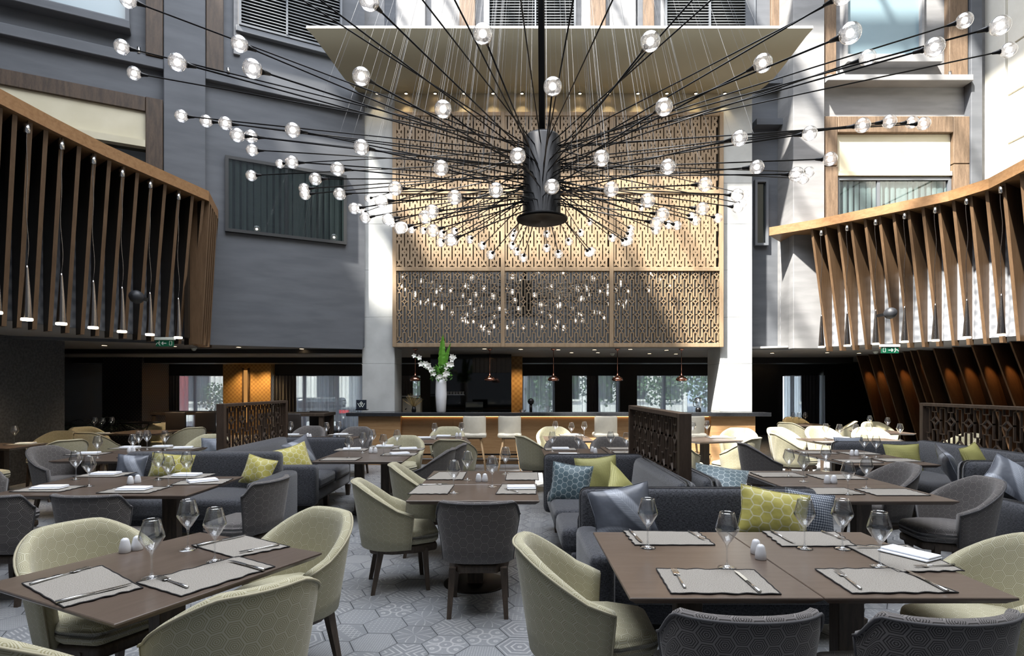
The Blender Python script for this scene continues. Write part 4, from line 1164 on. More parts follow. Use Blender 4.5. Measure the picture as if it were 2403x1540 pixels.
for k, (px, Y, s_) in enumerate(((972, 26, .62), (1285, 27, .62), (1405, 27, .85), (1555, 29, .75), (1665, 27, .8), (505, 30, .5))):
    r = thing('street_tree', ('small street tree behind the coffee machine curtain', 'small street tree just past the gold pier behind the bar', 'tall street tree behind the middle bar window', 'street tree behind the curtain beside the divider screen', 'street tree behind the curtain nearest the white pillar', 'small street tree past the red bus')[k], 'tree', (X_(px, Y), Y, -.2), k, 'street trees outside the windows'); r.scale = (s_, s_, s_)
    mk('crown', leaf_me[k % 2], r, kind='stuff'); mk('trunk', trunk, r)
red = base_mat('red_paint', C(.55, .02, .02), .3)
b = thing('bus', 'red bus seen through the sheer curtain beside the studded pier', 'bus', (X_(303, 26.5), 26.5, -.2))
MB().box((0, 0, 1.55), (2.2, 6, 2.3), ch=.12).build('body', [red], b); MB().box((0, -3.0, 1.9), (1.9, .06, .9)).build('windscreen', [dark_pane], b)
for sx in (-1, 1): MB().tube([(sx * .8 - .1, -2, .42), (sx * .8 + .1, -2, .42)], .42, 16).build('wheel', [black_m], b)
b = thing('car', 'dark car with red tail lamps outside the curtained window near the bar pillar', 'car', (X_(755, 26), 26, -.2), R(90))
MB().rbox((0, 0, .62), (1.7, 4, .6), .15).build('body', [dark_pane], b); MB().box((-.86, 1.2, .75), (.04, .5, .14)).build('tail_lamp', [red], b); MB().box((-.86, -1.2, .75), (.04, .5, .14)).build('tail_lamp', [red], b); MB().rbox((0, .1, 1.1), (1.45, 2.1, .5), .2).build('cabin', [dark_pane], b)
for sx in (-1, 1):
    for sy in (-1, 1): MB().tube([(sx * .8 - .08, sy * 1.25, .32), (sx * .8 + .08, sy * 1.25, .32)], .32, 14).build('wheel', [black_m], b)

# ------------------------------------------------------------------ unseen cover over the atrium; openings shaped to place the sun patches
rf = thing('sun_mask_roof', None, None, kind='structure')
TR = 15.0
sun_openings = [(-8.2, -3.3, 2.0, 3.7), (-5.3, -3.4, .8, 1.9), (-6.5, 2.0, 9.5, 11.2), (2.5, 6.3, 9.5, 11.2), (-3.2, -.6, 1.9, 5.0), (-3.2, -.6, 5.15, 8.2), (-.5, 2.2, 2.6, 5.0), (-.5, 2.2, 5.15, 8.4), (-7.6, -3.3, 6.75, 7.75), (2.35, 6.3, 4.2, 6.4), (2.35, 6.3, 6.6, 9.2), (-9.3, -8.3, 6.4, 7.35), (-8.9, -7.6, 7.4, 8.5), (-6.7, -3.3, 4.2, 5.5)]
xs_ = sorted({-15.0, 15.0} | {h[0] for h in sun_openings} | {h[1] for h in sun_openings}); ys_ = sorted({-4.8, 14.0} | {h[2] for h in sun_openings} | {h[3] for h in sun_openings})
mb = MB()
for j in range(len(ys_) - 1):
    run = None
    for i in range(len(xs_)):
        solid_ = False
        if i < len(xs_) - 1:
            cx_, cy_ = (xs_[i] + xs_[i + 1]) / 2, (ys_[j] + ys_[j + 1]) / 2
            solid_ = not any(h[0] < cx_ < h[1] and h[2] < cy_ < h[3] for h in sun_openings)
        if solid_ and run is None: run = xs_[i]
        if not solid_ and run is not None:
            mb.box(((run + xs_[i]) / 2, (ys_[j] + ys_[j + 1]) / 2, TR + .1), (xs_[i] - run, ys_[j + 1] - ys_[j], .2)); run = None
mb.build('sun_mask_panels', [plaster_pale], rf)
for k, h in enumerate(sun_openings):
    mb = MB(); n = max(1, int((h[1] - h[0]) / 1.1))
    for i in range(1, n): x = h[0] + (h[1] - h[0]) * i / n; mb.box((x, (h[2] + h[3]) / 2, TR + .08), (.06, h[3] - h[2] - .002, .14))
    if n > 1: mb.build('opening_bar', [steel], rf)
# ------------------------------------------------------------------ furniture
def sm(a, b, x): t = max(0, min(1, (x - a) / (b - a))); return t * t * (3 - 2 * t)
def shell_mesh(kind):
    """wrapped upholstered back; returns (shell MB, rim points)"""
    mb = MB(); N = 30; rows = []; rim = []
    if kind == 'tub': tm, ax, ay, pw, T = 104, .325, .30, 1.0, .06
    else: tm, ax, ay, pw, T = 68, .295, .245, .62, .05
    us = [0.0]; prevp = None; cs = []
    for i in range(N + 1):
        th = R(-tm + 2 * tm * i / N); s_, c_ = math.sin(th), math.cos(th)
        x = ax * math.copysign(abs(s_) ** pw, s_); y = -ay * math.copysign(abs(c_) ** pw, c_)
        if kind == 'tub' and abs(th) > R(90): y = ay * 1.0 * (abs(th) - R(90)) / R(22) * .75
        if i and True: us.append(us[-1] + math.hypot(x - cs[-1][0], y - cs[-1][1]))
        cs.append((x, y, abs(math.degrees(th))))
    for i in range(N + 1):
        x, y, a = cs[i]
        p0 = cs[max(i - 1, 0)]; p1 = cs[min(i + 1, N)]
        t = Vector((p1[0] - p0[0], p1[1] - p0[1])).normalized(); n = Vector((t.y, -t.x))      # outward
        if kind == 'tub': zt = .87 - .25 * (max(0, a - 25) / 79) ** 1.25; zb = .345; lean = .085
        else: zt = .835 - .10 * sm(45, 68, a); zb = .40 - .0 * a; lean = .06
        prof = []
        hs = [0, .25, .5, .75, .92]
        for h in hs: prof.append((T / 2, zb + (zt - .03 - zb) * h))
        prof += [(T / 2 - .004, zt - .012), (T / 4, zt), (-T / 4, zt), (-T / 2 + .004, zt - .012)]
        for h in hs[::-1]: prof.append((-T / 2, zb + (zt - .03 - zb) * h))
        ring = []
        endf = 1 - .12 * (sm(tm - 12, tm, a))
        for (d, z) in prof:
            k = 1 - (lean / .3) * (1 - (z - .34) / .5) * (.9 if kind == 'tub' else .75)
            fx = x * k; fy = y * (k if kind == 'tub' else 1) - (0 if kind == 'tub' else (z - .40) * .16 * (1 - a / 90))
            if kind != 'tub': fx = x * (1 - .20 * (1 - sm(.38, .84, z)))
            ring.append(Vector((fx + n.x * d, fy + n.y * d, z)))
        rows.append(ring); rim.append(ring[5] + Vector((n.x * .006, n.y * .006, .0)))
        us[i] = us[i]
    m_ = len(rows[0]); vs = [p for r in rows for p in r]; fs = []; uvf = {}
    for i in range(N):
        for j in range(m_ - 1): fs.append((i * m_ + j, i * m_ + j + 1, (i + 1) * m_ + j + 1, (i + 1) * m_ + j))
        fs.append((i * m_ + m_ - 1, i * m_, (i + 1) * m_, (i + 1) * m_ + m_ - 1))
    vl = [0]
    for j in range(1, m_): vl.append(vl[-1] + (rows[N // 2][j] - rows[N // 2][j - 1]).length)
    uvs = [(us[i] + .5, vl[j] + .2) for i in range(N + 1) for j in range(m_)]
    fs.append(tuple(range(m_ - 1, -1, -1))); fs.append(tuple(N * m_ + j for j in range(m_)))
    mb.add(vs, fs, 0, True, uvs)
    return mb, rim, rows
def mk_chair(kind, fab, pipe, cat='chair'):
    def f():
        r = thing({'tub': 'tub_chair', 'side': 'side_chair'}[kind], '', 'chair')
        mb, rim, rows = shell_mesh(kind)
        sh = mb.build('backrest', [fab], r)
        MB().tube(rim, .006, 6).build('piping', [pipe], sh)
        for e in (0, -1):
            edge = [rows[e][j] for j in range(0, 6)]; MB().tube(edge, .005, 6).build('piping', [pipe], sh)
        w_, d_ = (.52, .58) if kind == 'tub' else (.48, .48)
        cyy = .06 if kind == 'tub' else .03
        def rnd(p):
            if p.y > 0: p.x *= 1 - (.38 if kind == 'tub' else .1) * (p.y / (d_ / 2)) ** 2
            else: p.x *= 1 - .50 * (p.y / (d_ / 2)) ** 2; p.y *= .93
            return p
        MB().rbox((0, cyy, .425), (w_, d_, .115), .045, fn=rnd, puff=.018).build('seat', [fab], r)
        MB().rbox((0, cyy, .335), (w_ - .03, d_ - .03, .062), .02, fn=rnd).build('seat_frame', [leg_wood], r)
        for sx in (-1, 1):
            for sy in (-1, 1):
                top = Vector((sx * .18, cyy + sy * .17, .34)); bot = Vector((sx * .20, cyy + sy * (.195 if sy > 0 else .235), 0))
                m2 = MB(); vs = []
                for (c_, h) in ((top, .024), (bot, .015)):
                    vs += [c_ + Vector((a * h, b * h, 0)) for a, b in ((-1, -1), (1, -1), (1, 1), (-1, 1))]
                m2.add(vs, [(3, 2, 1, 0)[::-1], (4, 5, 6, 7)[::-1]] + [(i, 4 + i, 4 + (i + 1) % 4, (i + 1) % 4) for i in range(4)])
                m2.build('leg', [leg_wood], r)
        return r
    return f
cream = Proto(mk_chair('tub', cream_hex, cream_pipe)); gside = Proto(mk_chair('side', grey_hex, grey_pipe)); gtub = Proto(mk_chair('tub', grey_hex, grey_pipe))
CH = [  # type, x, y, facing (deg clockwise from straight ahead), label
 (cream, -2.20, 3.10, 118, 'cream patterned tub chair at the slanted front table, behind the white shakers'),
 (cream, -1.27, 3.36, 212, 'cream tub chair with high curved back at the aisle corner of the slanted front table'),
 (cream, -1.15, 2.41, -46, 'cream tub chair in front of the slanted table, its patterned outer back filling the foreground'),
 (cream, -1.72, 2.08, 15, 'cream tub chair cut by the lower corner of the frame'),
 (cream, .34, 2.88, 92, 'cream tub chair side on to the wide front table, seat facing right'),
 (cream, 2.36, 2.88, -88, 'cream tub chair at the outer end of the wide front table, behind the folded napkin'),
 (gside, .83, 2.30, 0, 'grey hexagon patterned side chair before the wide front table, nearer the aisle'),
 (gside, 1.52, 2.28, -3, 'grey hexagon patterned side chair before the wide front table, cut by the frame edge'),
 (gside, -.24, 4.28, 0, 'grey side chair seen square from behind at the central aisle table'),
 (cream, -.97, 4.78, 74, 'cream tub chair on the aisle flank of the central table, nearer of two'),
 (cream, -.88, 5.75, 80, 'cream tub chair on the aisle flank of the central table, farther of two'),
 (gside, -3.12, 4.52, 2, 'grey side chair seen from behind at the double table, nearer the aisle'),
 (gside, -3.84, 4.50, 0, 'grey side chair seen from behind at the double table, cut by frame edge'),
 (gside, -2.30, 5.05, -80, 'grey chair at the aisle end of the double table, before the charcoal banquette arm'),
 (gside, -4.75, 5.35, 95, 'grey chair at the wall end of the double table, its back top just showing'),
 (gtub, -5.68, 7.35, 100, 'grey tub chair at the wall end of the second table row on the shaded side'),
 (cream, -4.75, 9.0, 182, 'pale cream tub chair at the far end of the table beside the shaded divider screen'),
 (cream, -1.65, 8.75, 180, 'cream tub chair at the far end of the table with the twin pedestals'),
 (gtub, -1.02, 7.15, -84, 'grey tub chair beside the twin pedestal table, nearer of two nested'),
 (gtub, -.93, 7.74, -84, 'grey tub chair beside the twin pedestal table, farther of two nested'),
 (cream, -.84, 8.62, 8, 'large cream tub chair with its back to us before the small table near the stools'),
 (cream, -1.20, 10.75, 180, 'cream tub chair behind the small table near the orchid vase'),
 (gtub, -3.85, 10.95, 180, 'grey tub chair behind the divider on the shaded side, nearer the high table'),
 (gtub, -2.90, 10.75, 180, 'grey tub chair behind the table just before the bar end panel'),
 (cream, .38, 9.15, 66, 'cream tub chair on the aisle side of the sunlit table before the stools'),
 (cream, .78, 10.75, 180, 'bright sunlit cream tub chair behind the table in front of the bar'),
 (cream, 1.85, 9.65, -80, 'sunlit cream tub chair between the sunlit table and the divider screen'),
 (gtub, .80, 8.55, 180, 'grey tub chair behind the central banquette table, nearer the aisle'),
 (gtub, 1.48, 8.55, 180, 'grey tub chair behind the central banquette table, nearer the divider'),
 (cream, 4.05, 10.45, 205, 'brightest sunlit cream tub chair just before the bar end by the white pillar'),
 (cream, 2.50, 8.75, 62, 'cream tub chair half hidden behind the central divider screen'),
 (cream, 3.42, 8.85, -42, 'cream tub chair turned away from us in the sun patch by the bar end'),
 (cream, 6.05, 12.5, 62, 'cream tub chair just beyond the bar end near the curtained corner'),
 (cream, 7.0, 14.3, 180, 'dim ochre tub chair behind the farthest corner table'),
 (cream, 7.25, 12.9, -60, 'ochre tub chair at the farthest corner table, on its fin wall side'),
 (gtub, 3.38, 7.85, 92, 'grey tub chair at the aisle flank of the table beyond the curved sofa'),
 (cream, 4.55, 9.5, 100, 'cream tub chair on the aisle side of the sunlit banquette table'),
 (cream, 5.0, 10.6, 160, 'white lit tub chair behind the sunlit banquette table, nearer the bar'),
 (cream, 5.85, 10.9, 180, 'bright cream tub chair behind the sunlit banquette table, in the middle'),
 (cream, 6.55, 10.6, 195, 'cream tub chair behind the sunlit banquette table, before the fin wall'),
 (cream, 7.2, 9.5, -85, 'cream tub chair just behind the divider by the fin wall'),
 (cream, 7.75, 12.3, 180, 'dim ochre tub chair against the slanted fin wall'),
 (gtub, 3.62, 5.75, -88, 'grey tub chair at the sofa flank of the long table, farther of two'),
 (gtub, 3.66, 4.85, -84, 'grey tub chair at the sofa flank of the long table, its seat showing'),
 (cream, -7.15, 7.75, 20, 'ochre tub chair cut by the frame edge at the dim wall table'),
 (cream, -6.55, 8.45, -62, 'ochre tub chair with broad rounded back beside the dim wall table'),
 (cream, -7.65, 9.7, 175, 'ochre tub chair behind the dim wall table, only its back rim showing'),
 (cream, -8.35 + .5, 10.85, 120, 'ochre tub chair at the wall flank of the dim table with white shakers'),
 (cream, -7.05, 9.95, 8, 'ochre tub chair with its back to us before the dim table with white shakers'),
 (cream, -6.15, 11.0, -60, 'ochre tub chair at the aisle flank of the dim table with white shakers'),
 (cream, -7.35, 12.0, 180, 'ochre tub chair behind the dim table with white shakers'),
]
for (p_, x, y, a, l) in CH:
    g_ = {cream: 'cream tub chairs', gside: 'grey side chairs', gtub: 'grey tub chairs'}[p_]
    p_.put((x, y, 0), -R(a), l, g_)

# tables
TZ = .75
def table_proto(wd, dp, two=False):
    def f():
        r = thing('dining_table', '', 'table')
        mb = MB(); th = .034; b = .03
        vs = []
        for (z, k) in ((TZ, .003), (TZ - .003, 0), (TZ - .010, 0), (TZ - th, b)):
            vs += [(sx * (wd / 2 - k), sy * (dp / 2 - k), z) for sx, sy in ((-1, -1), (1, -1), (1, 1), (-1, 1))]
        fs = [(0, 1, 2, 3), (15, 14, 13, 12)]
        for l in range(3):
            for i in range(4): fs.append((4 * l + i, 4 * l + 4 + i, 4 * l + 4 + (i + 1) % 4, 4 * l + (i + 1) % 4))
        mb.add(vs, fs); mb.build('tabletop', [table_m], r)
        for cx_ in ((-.17, .17) if two else (0,)):
            MB().box((cx_, 0, .36), (.13 if not two else .11, .09, .706), ch=.004).build('column', [leg_wood], r)
        MB().box((0, 0, .707), (wd * .5, dp * .5, .012)).build('mounting_plate', [black_m], r)
        MB().lathe([(.0005, .012), (.25, .012), (.262, .008), (.264, 0)], n=36).build('base_plate', [black_disc], r)
        return r
    return f
def tq(c4):
    cs = [P(px, py, TZ) for px, py in c4]; return cs
def put_table(cx_, cy_, wd, dp, rz, label, group=None, two=False):
    return dup_or(('t', round(wd, 2), round(dp, 2), two), table_proto(wd, dp, two), (cx_, cy_, 0), rz, label, group)
PR = {}
def dup_or(key, maker, loc, rz, label, group=None, M=None):
    if key not in PR: PR[key] = Proto(maker)
    return PR[key].put(loc, rz, label, group, M)
c1 = tq(((225, 1468), (755, 1305), (475, 1243), (-3, 1370)))
ctr = sum(c1, Vector()) / 4; e1 = (c1[1] - c1[0] + c1[2] - c1[3]) / 2; e2 = (c1[3] - c1[0] + c1[2] - c1[1]) / 2
T1R = math.atan2(e1.y, e1.x)
put_table(ctr.x, ctr.y, e1.length, e2.length, T1R, 'slanted brown table in the front corner, ringed by cream tub chairs')
put_table(.885, 2.95, .80, 1.09, 0, 'brown front table half nearer the aisle, pushed against its twin')
put_table(1.69, 2.95, .80, 1.09, 0, 'brown front table half with the folded napkin, pushed against its twin')
put_table(-.30, 4.82, 1.02, .73, 0, 'nearer of the two joined brown tables in the central aisle')
put_table(-.30, 5.62, 1.02, .84, 0, 'farther of the two joined brown tables in the central aisle')
put_table(-3.82, 5.17, .80, 1.0, 0, 'wall side half of the double brown table before the yellow pillow banquette')
put_table(-3.01, 5.17, .80, 1.0, 0, 'aisle side half of the double brown table before the yellow pillow banquette')
put_table(-4.90, 7.22, 1.06, .76, 0, 'nearer of two joined brown tables by the shaded grey tub chair')
put_table(-4.90, 8.00, 1.06, .76, 0, 'farther of two joined brown tables by the shaded grey tub chair')
put_table(-1.80, 7.54, 1.06, 1.5, 0, 'brown table on twin pedestals beside the sofa with seat cushions', None, True)
put_table(-1.12, 9.58, .80, 1.15, R(9), 'small brown table in front of the ivory stools')
put_table(-3.3, 9.9, 1.25, .75, 0, 'brown table behind the shaded divider screen')
put_table(.93, 9.85, .78, .9, 0, 'sunlit table in front of the bar stools')
put_table(.83, 7.7, .84, 1.0, 0, 'table beyond the blue pillow banquette, aisle half')
put_table(1.69, 7.95, .84, 1.0, 0, 'table beyond the blue pillow banquette, divider half')
put_table(3.2, 9.7, .85, .85, R(20), 'sunlit square table before the white pillar')
put_table(2.88, 4.82, 1.05, .76, 0, 'nearer of two joined tables flanked by grey tub chairs')
put_table(2.88, 5.62, 1.05, .82, 0, 'farther of two joined tables flanked by grey tub chairs')
put_table(4.28, 6.87, 1.0, .74, 0, 'nearer of two joined tables before the curved sofa with quilted pillow')
put_table(4.28, 7.66, 1.0, .80, 0, 'farther of two joined tables before the curved sofa with quilted pillow')
put_table(5.55, 9.4, 1.5, .95, 0, 'sunlit table beyond the banquette near the fin wall divider')
put_table(7.15, 11.3, .8, .8, 0, 'far table at the foot of the slanted fin wall')
put_table(6.75, 13.5, .8, .8, 0, 'farthest corner table before the curtain with warm downlights')
put_table(-7.55, 8.65, .9, .8, 0, 'dim table against the textured grey wall')
put_table(-7.1, 11.3, 1.0, 1.0, 0, 'dim table with white shakers before the potted palm')

# placemats
def mat_mesh(cs, z=TZ + .002, wavy=.006):
    """cs: four corners in order round the mat"""
    mb = MB(); N = 26; th = .003
    o = sum(cs, Vector()) / 4; cs = [Vector((c.x - o.x, c.y - o.y, 0)) for c in cs]
    edge = []
    for i in range(4):
        a, b = cs[i], cs[(i + 1) % 4]; d = (b - a).normalized(); n = Vector((d.y, -d.x, 0)); amp = wavy * (1 if i % 2 else .25)
        for k in range(N):
            t = k / N; edge.append(a.lerp(b, t) + n * amp * math.sin(t * N * 1.0) * math.sin(math.pi * t) + Vector((0, 0, .0015 + .0022 * abs(math.sin(t * 17 + i)) * (1 if i % 2 else .3))))
    n = len(edge)
    uva = (cs[1] - cs[0]).normalized(); uvb = (cs[3] - cs[0]).normalized()
    vs = [Vector((0, 0, th))] + [e * .93 + Vector((0, 0, th - e.z * .93)) for e in edge] + edge
    uv = [(v.dot(uva), v.dot(uvb)) for v in vs]
    fs = [(0, 1 + i, 1 + (i + 1) % n) for i in range(n)] + [(1 + i, 1 + n + i, 1 + n + (i + 1) % n, 1 + (i + 1) % n) for i in range(n)]
    mb.add(vs, fs, 0, True, uv)
    tr = MB(); tr.tube(edge + [edge[0]], .0034, 5, 0, False)
    return mb, tr, Vector((o.x, o.y, z))
def put_mat(c4px, label, group='linen placemats'):
    cs = tq(c4px); mb, tr, o = mat_mesh(cs)
    r = mb.build('placemat', [mat_m], None, o, label=label, cat='placemat', group=group)
    tr.build('edging', [trim_m], r); return r
std = {}
def put_std_mat(x, y, rz, label, w_=.43, d_=.30):
    if 'm' not in std:
        cs = [Vector((-w_ / 2, -d_ / 2, 0)), Vector((w_ / 2, -d_ / 2, 0)), Vector((w_ / 2, d_ / 2, 0)), Vector((-w_ / 2, d_ / 2, 0))]
        mb, tr, o = mat_mesh(cs); std['m'] = (mb.mesh('placemat', [mat_m]), tr.mesh('edging', [trim_m]))
    r = mk('placemat', std['m'][0], None, (x, y, TZ + .002), rz, label, 'placemat', 'linen placemats'); mk('edging', std['m'][1], r); return r
SL, WF = 'the slanted front table', 'the wide front table'
for c4, l in ((((150, 1428), (52, 1372), (240, 1330), (335, 1382)), 'at the near end of ' + SL), (((425, 1402), (320, 1370), (560, 1308), (645, 1332)), 'along the near long edge of %s' % SL),
              (((550, 1311), (450, 1282), (575, 1258), (680, 1285)), 'at the far end of ' + SL), (((1462, 1247), (1637, 1250), (1678, 1281), (1490, 1281)), 'at the back edge of %s, beside the aisle' % WF),
              (((1575, 1395), (1540, 1337), (1770, 1340), (1833, 1397)), 'at the front edge of %s, beside the aisle' % WF), (((1788, 1248), (1960, 1250), (2010, 1284), (1835, 1284)), 'at the back edge of %s near the yellow pillow' % WF),
              (((2000, 1395), (1913, 1338), (2095, 1336), (2249, 1393)), 'at the front edge of %s, outer half' % WF), (((2108, 1345), (1985, 1283), (2130, 1281), (2263, 1342)), 'under the folded napkin on ' + WF),
              (((1000, 1127), (1030, 1109), (1095, 1109), (1085, 1127)), 'on the central aisle tables, far corner by the cream chairs'), (((957, 1161), (985, 1138), (1066, 1139), (1050, 1161)), 'on the central aisle tables, near corner by the cream chairs'),
              (((1163, 1161), (1178, 1138), (1259, 1138), (1258, 1161)), 'under the napkin on the central aisle tables'), (((1186, 1128), (1190, 1110), (1262, 1110), (1264, 1128)), 'on the central aisle tables, far corner by the blue pillow')):
    put_mat(c4, 'grey linen placemat ' + l)
# cutlery
def fork_mb():
    mb = MB(); L = .20
    mb.tube([(0, -.10, .003), (0, -.06, .004), (0, 0, .003), (0, .035, .005)], [.0052, .005, .003, .003], 8)
    mb.box((0, .045, .0048), (.022, .025, .0022), ch=.001)
    for k in range(4): mb.box((-.0085 + k * .0057, .076, .0055), (.0028, .042, .002))
    return mb
def knife_mb():
    mb = MB(); mb.tube([(0, -.11, .004), (0, -.06, .005), (0, -.005, .004)], [.0065, .006, .004], 8)
    vs = [(-.0045, -.005, .004), (.0065, -.005, .004), (.0095, .04, .004), (.008, .085, .004), (-.0035, .11, .004), (-.0045, .04, .004)]
    vs += [(x, y, z + .0016) for x, y, z in vs]
    mb.add(vs, [(5, 4, 3, 2, 1, 0), (6, 7, 8, 9, 10, 11)] + [(i, (i + 1) % 6, 6 + (i + 1) % 6, 6 + i) for i in range(6)]); return mb
fk, kn = fork_mb().mesh('fork', [steel]), knife_mb().mesh('knife', [steel])
def cutlery(kind, tip, hnd, label):
    a, b = P(*tip, TZ), P(*hnd, TZ); c = (a + b) / 2; d = a - b
    mk(kind, fk if kind == 'fork' else kn, None, (c.x, c.y, TZ + .008), math.atan2(d.y, d.x) - math.pi / 2, label, kind, 'cutlery on the tables').scale = (min(1.3, max(1, d.length / .2)),) * 2 + (1,)
for k, t, h_, l in (('fork', (215, 1335), (67, 1378), 'steel fork on the near end placemat of ' + SL), ('knife', (305, 1377), (140, 1418), 'steel knife on the near end placemat of ' + SL), ('fork', (362, 1355), (450, 1388), 'bright steel fork on the long edge placemat of ' + SL),
                    ('knife', (540, 1322), (615, 1342), 'steel knife on the long edge placemat of ' + SL), ('knife', (575, 1260), (468, 1284), 'steel knife on the far end placemat of ' + SL), ('fork', (560, 1302), (655, 1283), 'steel fork on the far end placemat of ' + SL),
                    ('knife', (1507, 1278), (1478, 1249), 'steel knife on the back aisle side placemat of ' + WF), ('fork', (1652, 1271), (1616, 1251), 'steel fork on the back aisle side placemat of ' + WF), ('fork', (1577, 1335), (1611, 1391), 'steel fork on the front aisle side placemat of ' + WF),
                    ('knife', (1726, 1347), (1780, 1393), 'steel knife on the front aisle side placemat of ' + WF), ('knife', (1863, 1279), (1812, 1252), 'steel knife on the placemat before the yellow pillow'), ('fork', (1985, 1272), (1928, 1251), 'steel fork on the placemat before the yellow pillow'),
                    ('fork', (1955, 1338), (2028, 1394), 'steel fork on the front outer placemat of ' + WF), ('knife', (2127, 1345), (2218, 1391), 'steel knife on the front outer placemat of ' + WF), ('knife', (2012, 1289), (2120, 1289), 'steel knife behind the folded napkin of ' + WF), ('fork', (2145, 1335), (2240, 1331), 'steel fork in front of the folded napkin of ' + WF),
                    ('fork', (1050, 1139), (985, 1141), 'steel fork on the near placemat by the aisle cream chairs'), ('fork', (1185, 1150), (1215, 1158), 'steel fork beside the napkin of the central aisle tables')):
    cutlery(k, t, h_, l)
# wine glasses
gp = [(.0005, .0), (.040, .0), (.041, .002), (.030, .005), (.010, .010), (.0045, .022), (.0038, .05), (.0042, .085), (.009, .103), (.020, .115), (.036, .138), (.050, .160), (.0525, .166), (.0505, .176), (.042, .205), (.034, .235), (.0325, .238), (.0315, .235), (.040, .205), (.0490, .175), (.0505, .166), (.034, .140), (.018, .118), (.0005, .112)]
gme_ = MB().lathe(gp, n=28).mesh('wine_glass', [glass])
TB = {}
def glassput(px, py, label, tz=TZ, s_=1.0):
    v = P(px, py, tz); o = mk('wine_glass', gme_, None, (v.x, v.y, tz + .0005), None, label, 'glass', 'wine glasses'); o.scale = (1.04 * s_, 1.04 * s_, 1.12 * s_)
GL = {
 SL: ((356, 1357, 'tall in front of the white shakers'), (441, 1291, 'farthest of three'), (504, 1318, 'between the far and long edge placemats')),
 WF: ((1520, 1286, 'by the back aisle side placemat'), (1706, 1333, 'standing alone beside the shakers'), (1888, 1288, 'in front of the yellow pillow'), (1977, 1289, 'before the blue diamond pillow'), (2064, 1331, 'in front of the folded napkin')),
 'the central aisle tables': ((1065, 1158, 'nearest the aisle cream chair'), (1097, 1127, 'at the far aisle corner'), (1155, 1143, 'just right of the shakers'), (1186, 1113, 'farthest, before the sunlit floor')),
 'the yellow pillow table': ((178, 1126, 'farther at the wall end'), (209, 1142, 'nearer at the wall end'), (372, 1127, 'before the grey feather pillow'), (395, 1143, 'nearest the shakers'), (438, 1129, 'nearest the aisle')),
 'the shaded second row tables': ((229, 1075, 'at the wall side'), (312, 1069, 'beside the white shaker'), (326, 1058, 'just behind the shaker'), (345, 1056, 'in the middle of the far edge'), (387, 1057, 'in front of the pale tub chair')),
 'the twin pedestal table': ((819, 1076, 'nearest corner by the sofa'), (851, 1063, 'second along the sofa side'), (874, 1053, 'far corner by the sofa'), (900, 1069, 'nearest the grey tub chairs'), (932, 1054, 'at the far end before the cream chair')),
 'the small table before the stools': ((1020, 1031, 'by the orchid side'), (1083, 1029, 'by the stool side')),
 'the table behind the shaded divider': ((682, 1026, 'next to the divider'), (766, 1029, 'in the middle'), (795, 1025, 'nearest the bar end')),
 'the sunlit table before the bar': ((1303, 1024, 'nearest the aisle'), (1341, 1029, 'in the middle'), (1371, 1026, 'nearest the divider')),
 'the table beyond the blue pillow': ((1296, 1060, 'at the aisle corner'), (1358, 1066, 'second from the aisle'), (1433, 1060, 'third from the aisle'), (1470, 1063, 'against the divider')),
 'the sunlit table by the white pillar': ((1626, 1026, 'nearer the divider'), (1659, 1023, 'nearer the pillar')),
 'the grey chair tables': ((1851, 1119, 'at the far aisle side'), (1886, 1131, 'at the aisle side, nearer'), (1938, 1106, 'farthest from us'), (1990, 1161, 'nearest to us'), (2033, 1146, 'before the grey tub chair back')),
 'the tables before the curved sofa': ((2028, 1071, 'farther of the pair'), (2056, 1074, 'nearer of the pair')),
 'the sunlit table by the fin wall divider': ((1938, 1033, 'first from the aisle'), (1970, 1035, 'second from the aisle'), (2008, 1034, 'third from the aisle'), (2039, 1031, 'fourth from the aisle'), (2112, 1033, 'nearest the divider')),
 'the far table by the fin wall': ((2041, 1005, 'nearer the bar'), (2083, 1012, 'nearer the fins')),
 'the farthest corner table': ((1861, 994, 'first of three'), (1875, 996, 'middle of three'), (1890, 994, 'last of three')),
 'the dim wall table': ((34, 1040, 'standing alone'),),
 'the dim table by the palm': ((222, 1011, 'first of three'), (240, 1012, 'middle of three'), (262, 1010, 'last of three')),
}
for t, l in GL.items():
    for px, py, s_ in l: glassput(px, py, 'wine glass on %s, %s' % (t, s_))
# shakers
def mk_shake(): 
    pr = [(.0005, 0), (.026, 0), (.028, .004), (.027, .03), (.020, .062), (.0165, .070), (.008, .076), (.0005, .077)]
    r = MB().lathe(pr, n=22).build('shaker', [porc], label='', cat='shaker')
    for k in range(3): pass
    MB().lathe([(.0005, 0), (.0022, 0), (.0022, .0006), (.0005, .0008)], (0, 0, .0768), 8).lathe([(.0005, 0), (.002, 0), (.002, .0006), (.0005, .0008)], (.006, 0, .0758), 8).build('pouring_holes', [black_m], r)
    return r
shk = Proto(mk_shake)
for t, l in {SL: ((293, 1297), (322, 1291)), WF: ((1774, 1300), (1785, 1313)), 'the central aisle tables': ((1123, 1131), (1138, 1131)), 'the yellow pillow table': ((306, 1137), (323, 1134)), 'the shaded second row tables': ((303, 1063), (313, 1063)),
             'the twin pedestal table': ((870, 1064), (881, 1064)), 'the small table before the stools': ((1072, 1026), (1080, 1026)), 'the table behind the shaded divider': ((722, 1027), (728, 1029)), 'the table beyond the blue pillow': ((1390, 1062), (1397, 1065)), 'the grey chair tables': ((1941, 1135), (1957, 1135)),
             'the tables before the curved sofa': ((1999, 1070), (2010, 1070)), 'the dim table by the palm': ((185, 1013), (195, 1013))}.items():
    for k, (px, py) in enumerate(l):
        v = P(px, py, TZ); shk.put((v.x, v.y, TZ + .0005), 0, 'white porcelain shaker on %s, %s of the two' % (t, ('left one', 'right one')[k]), 'white shakers')
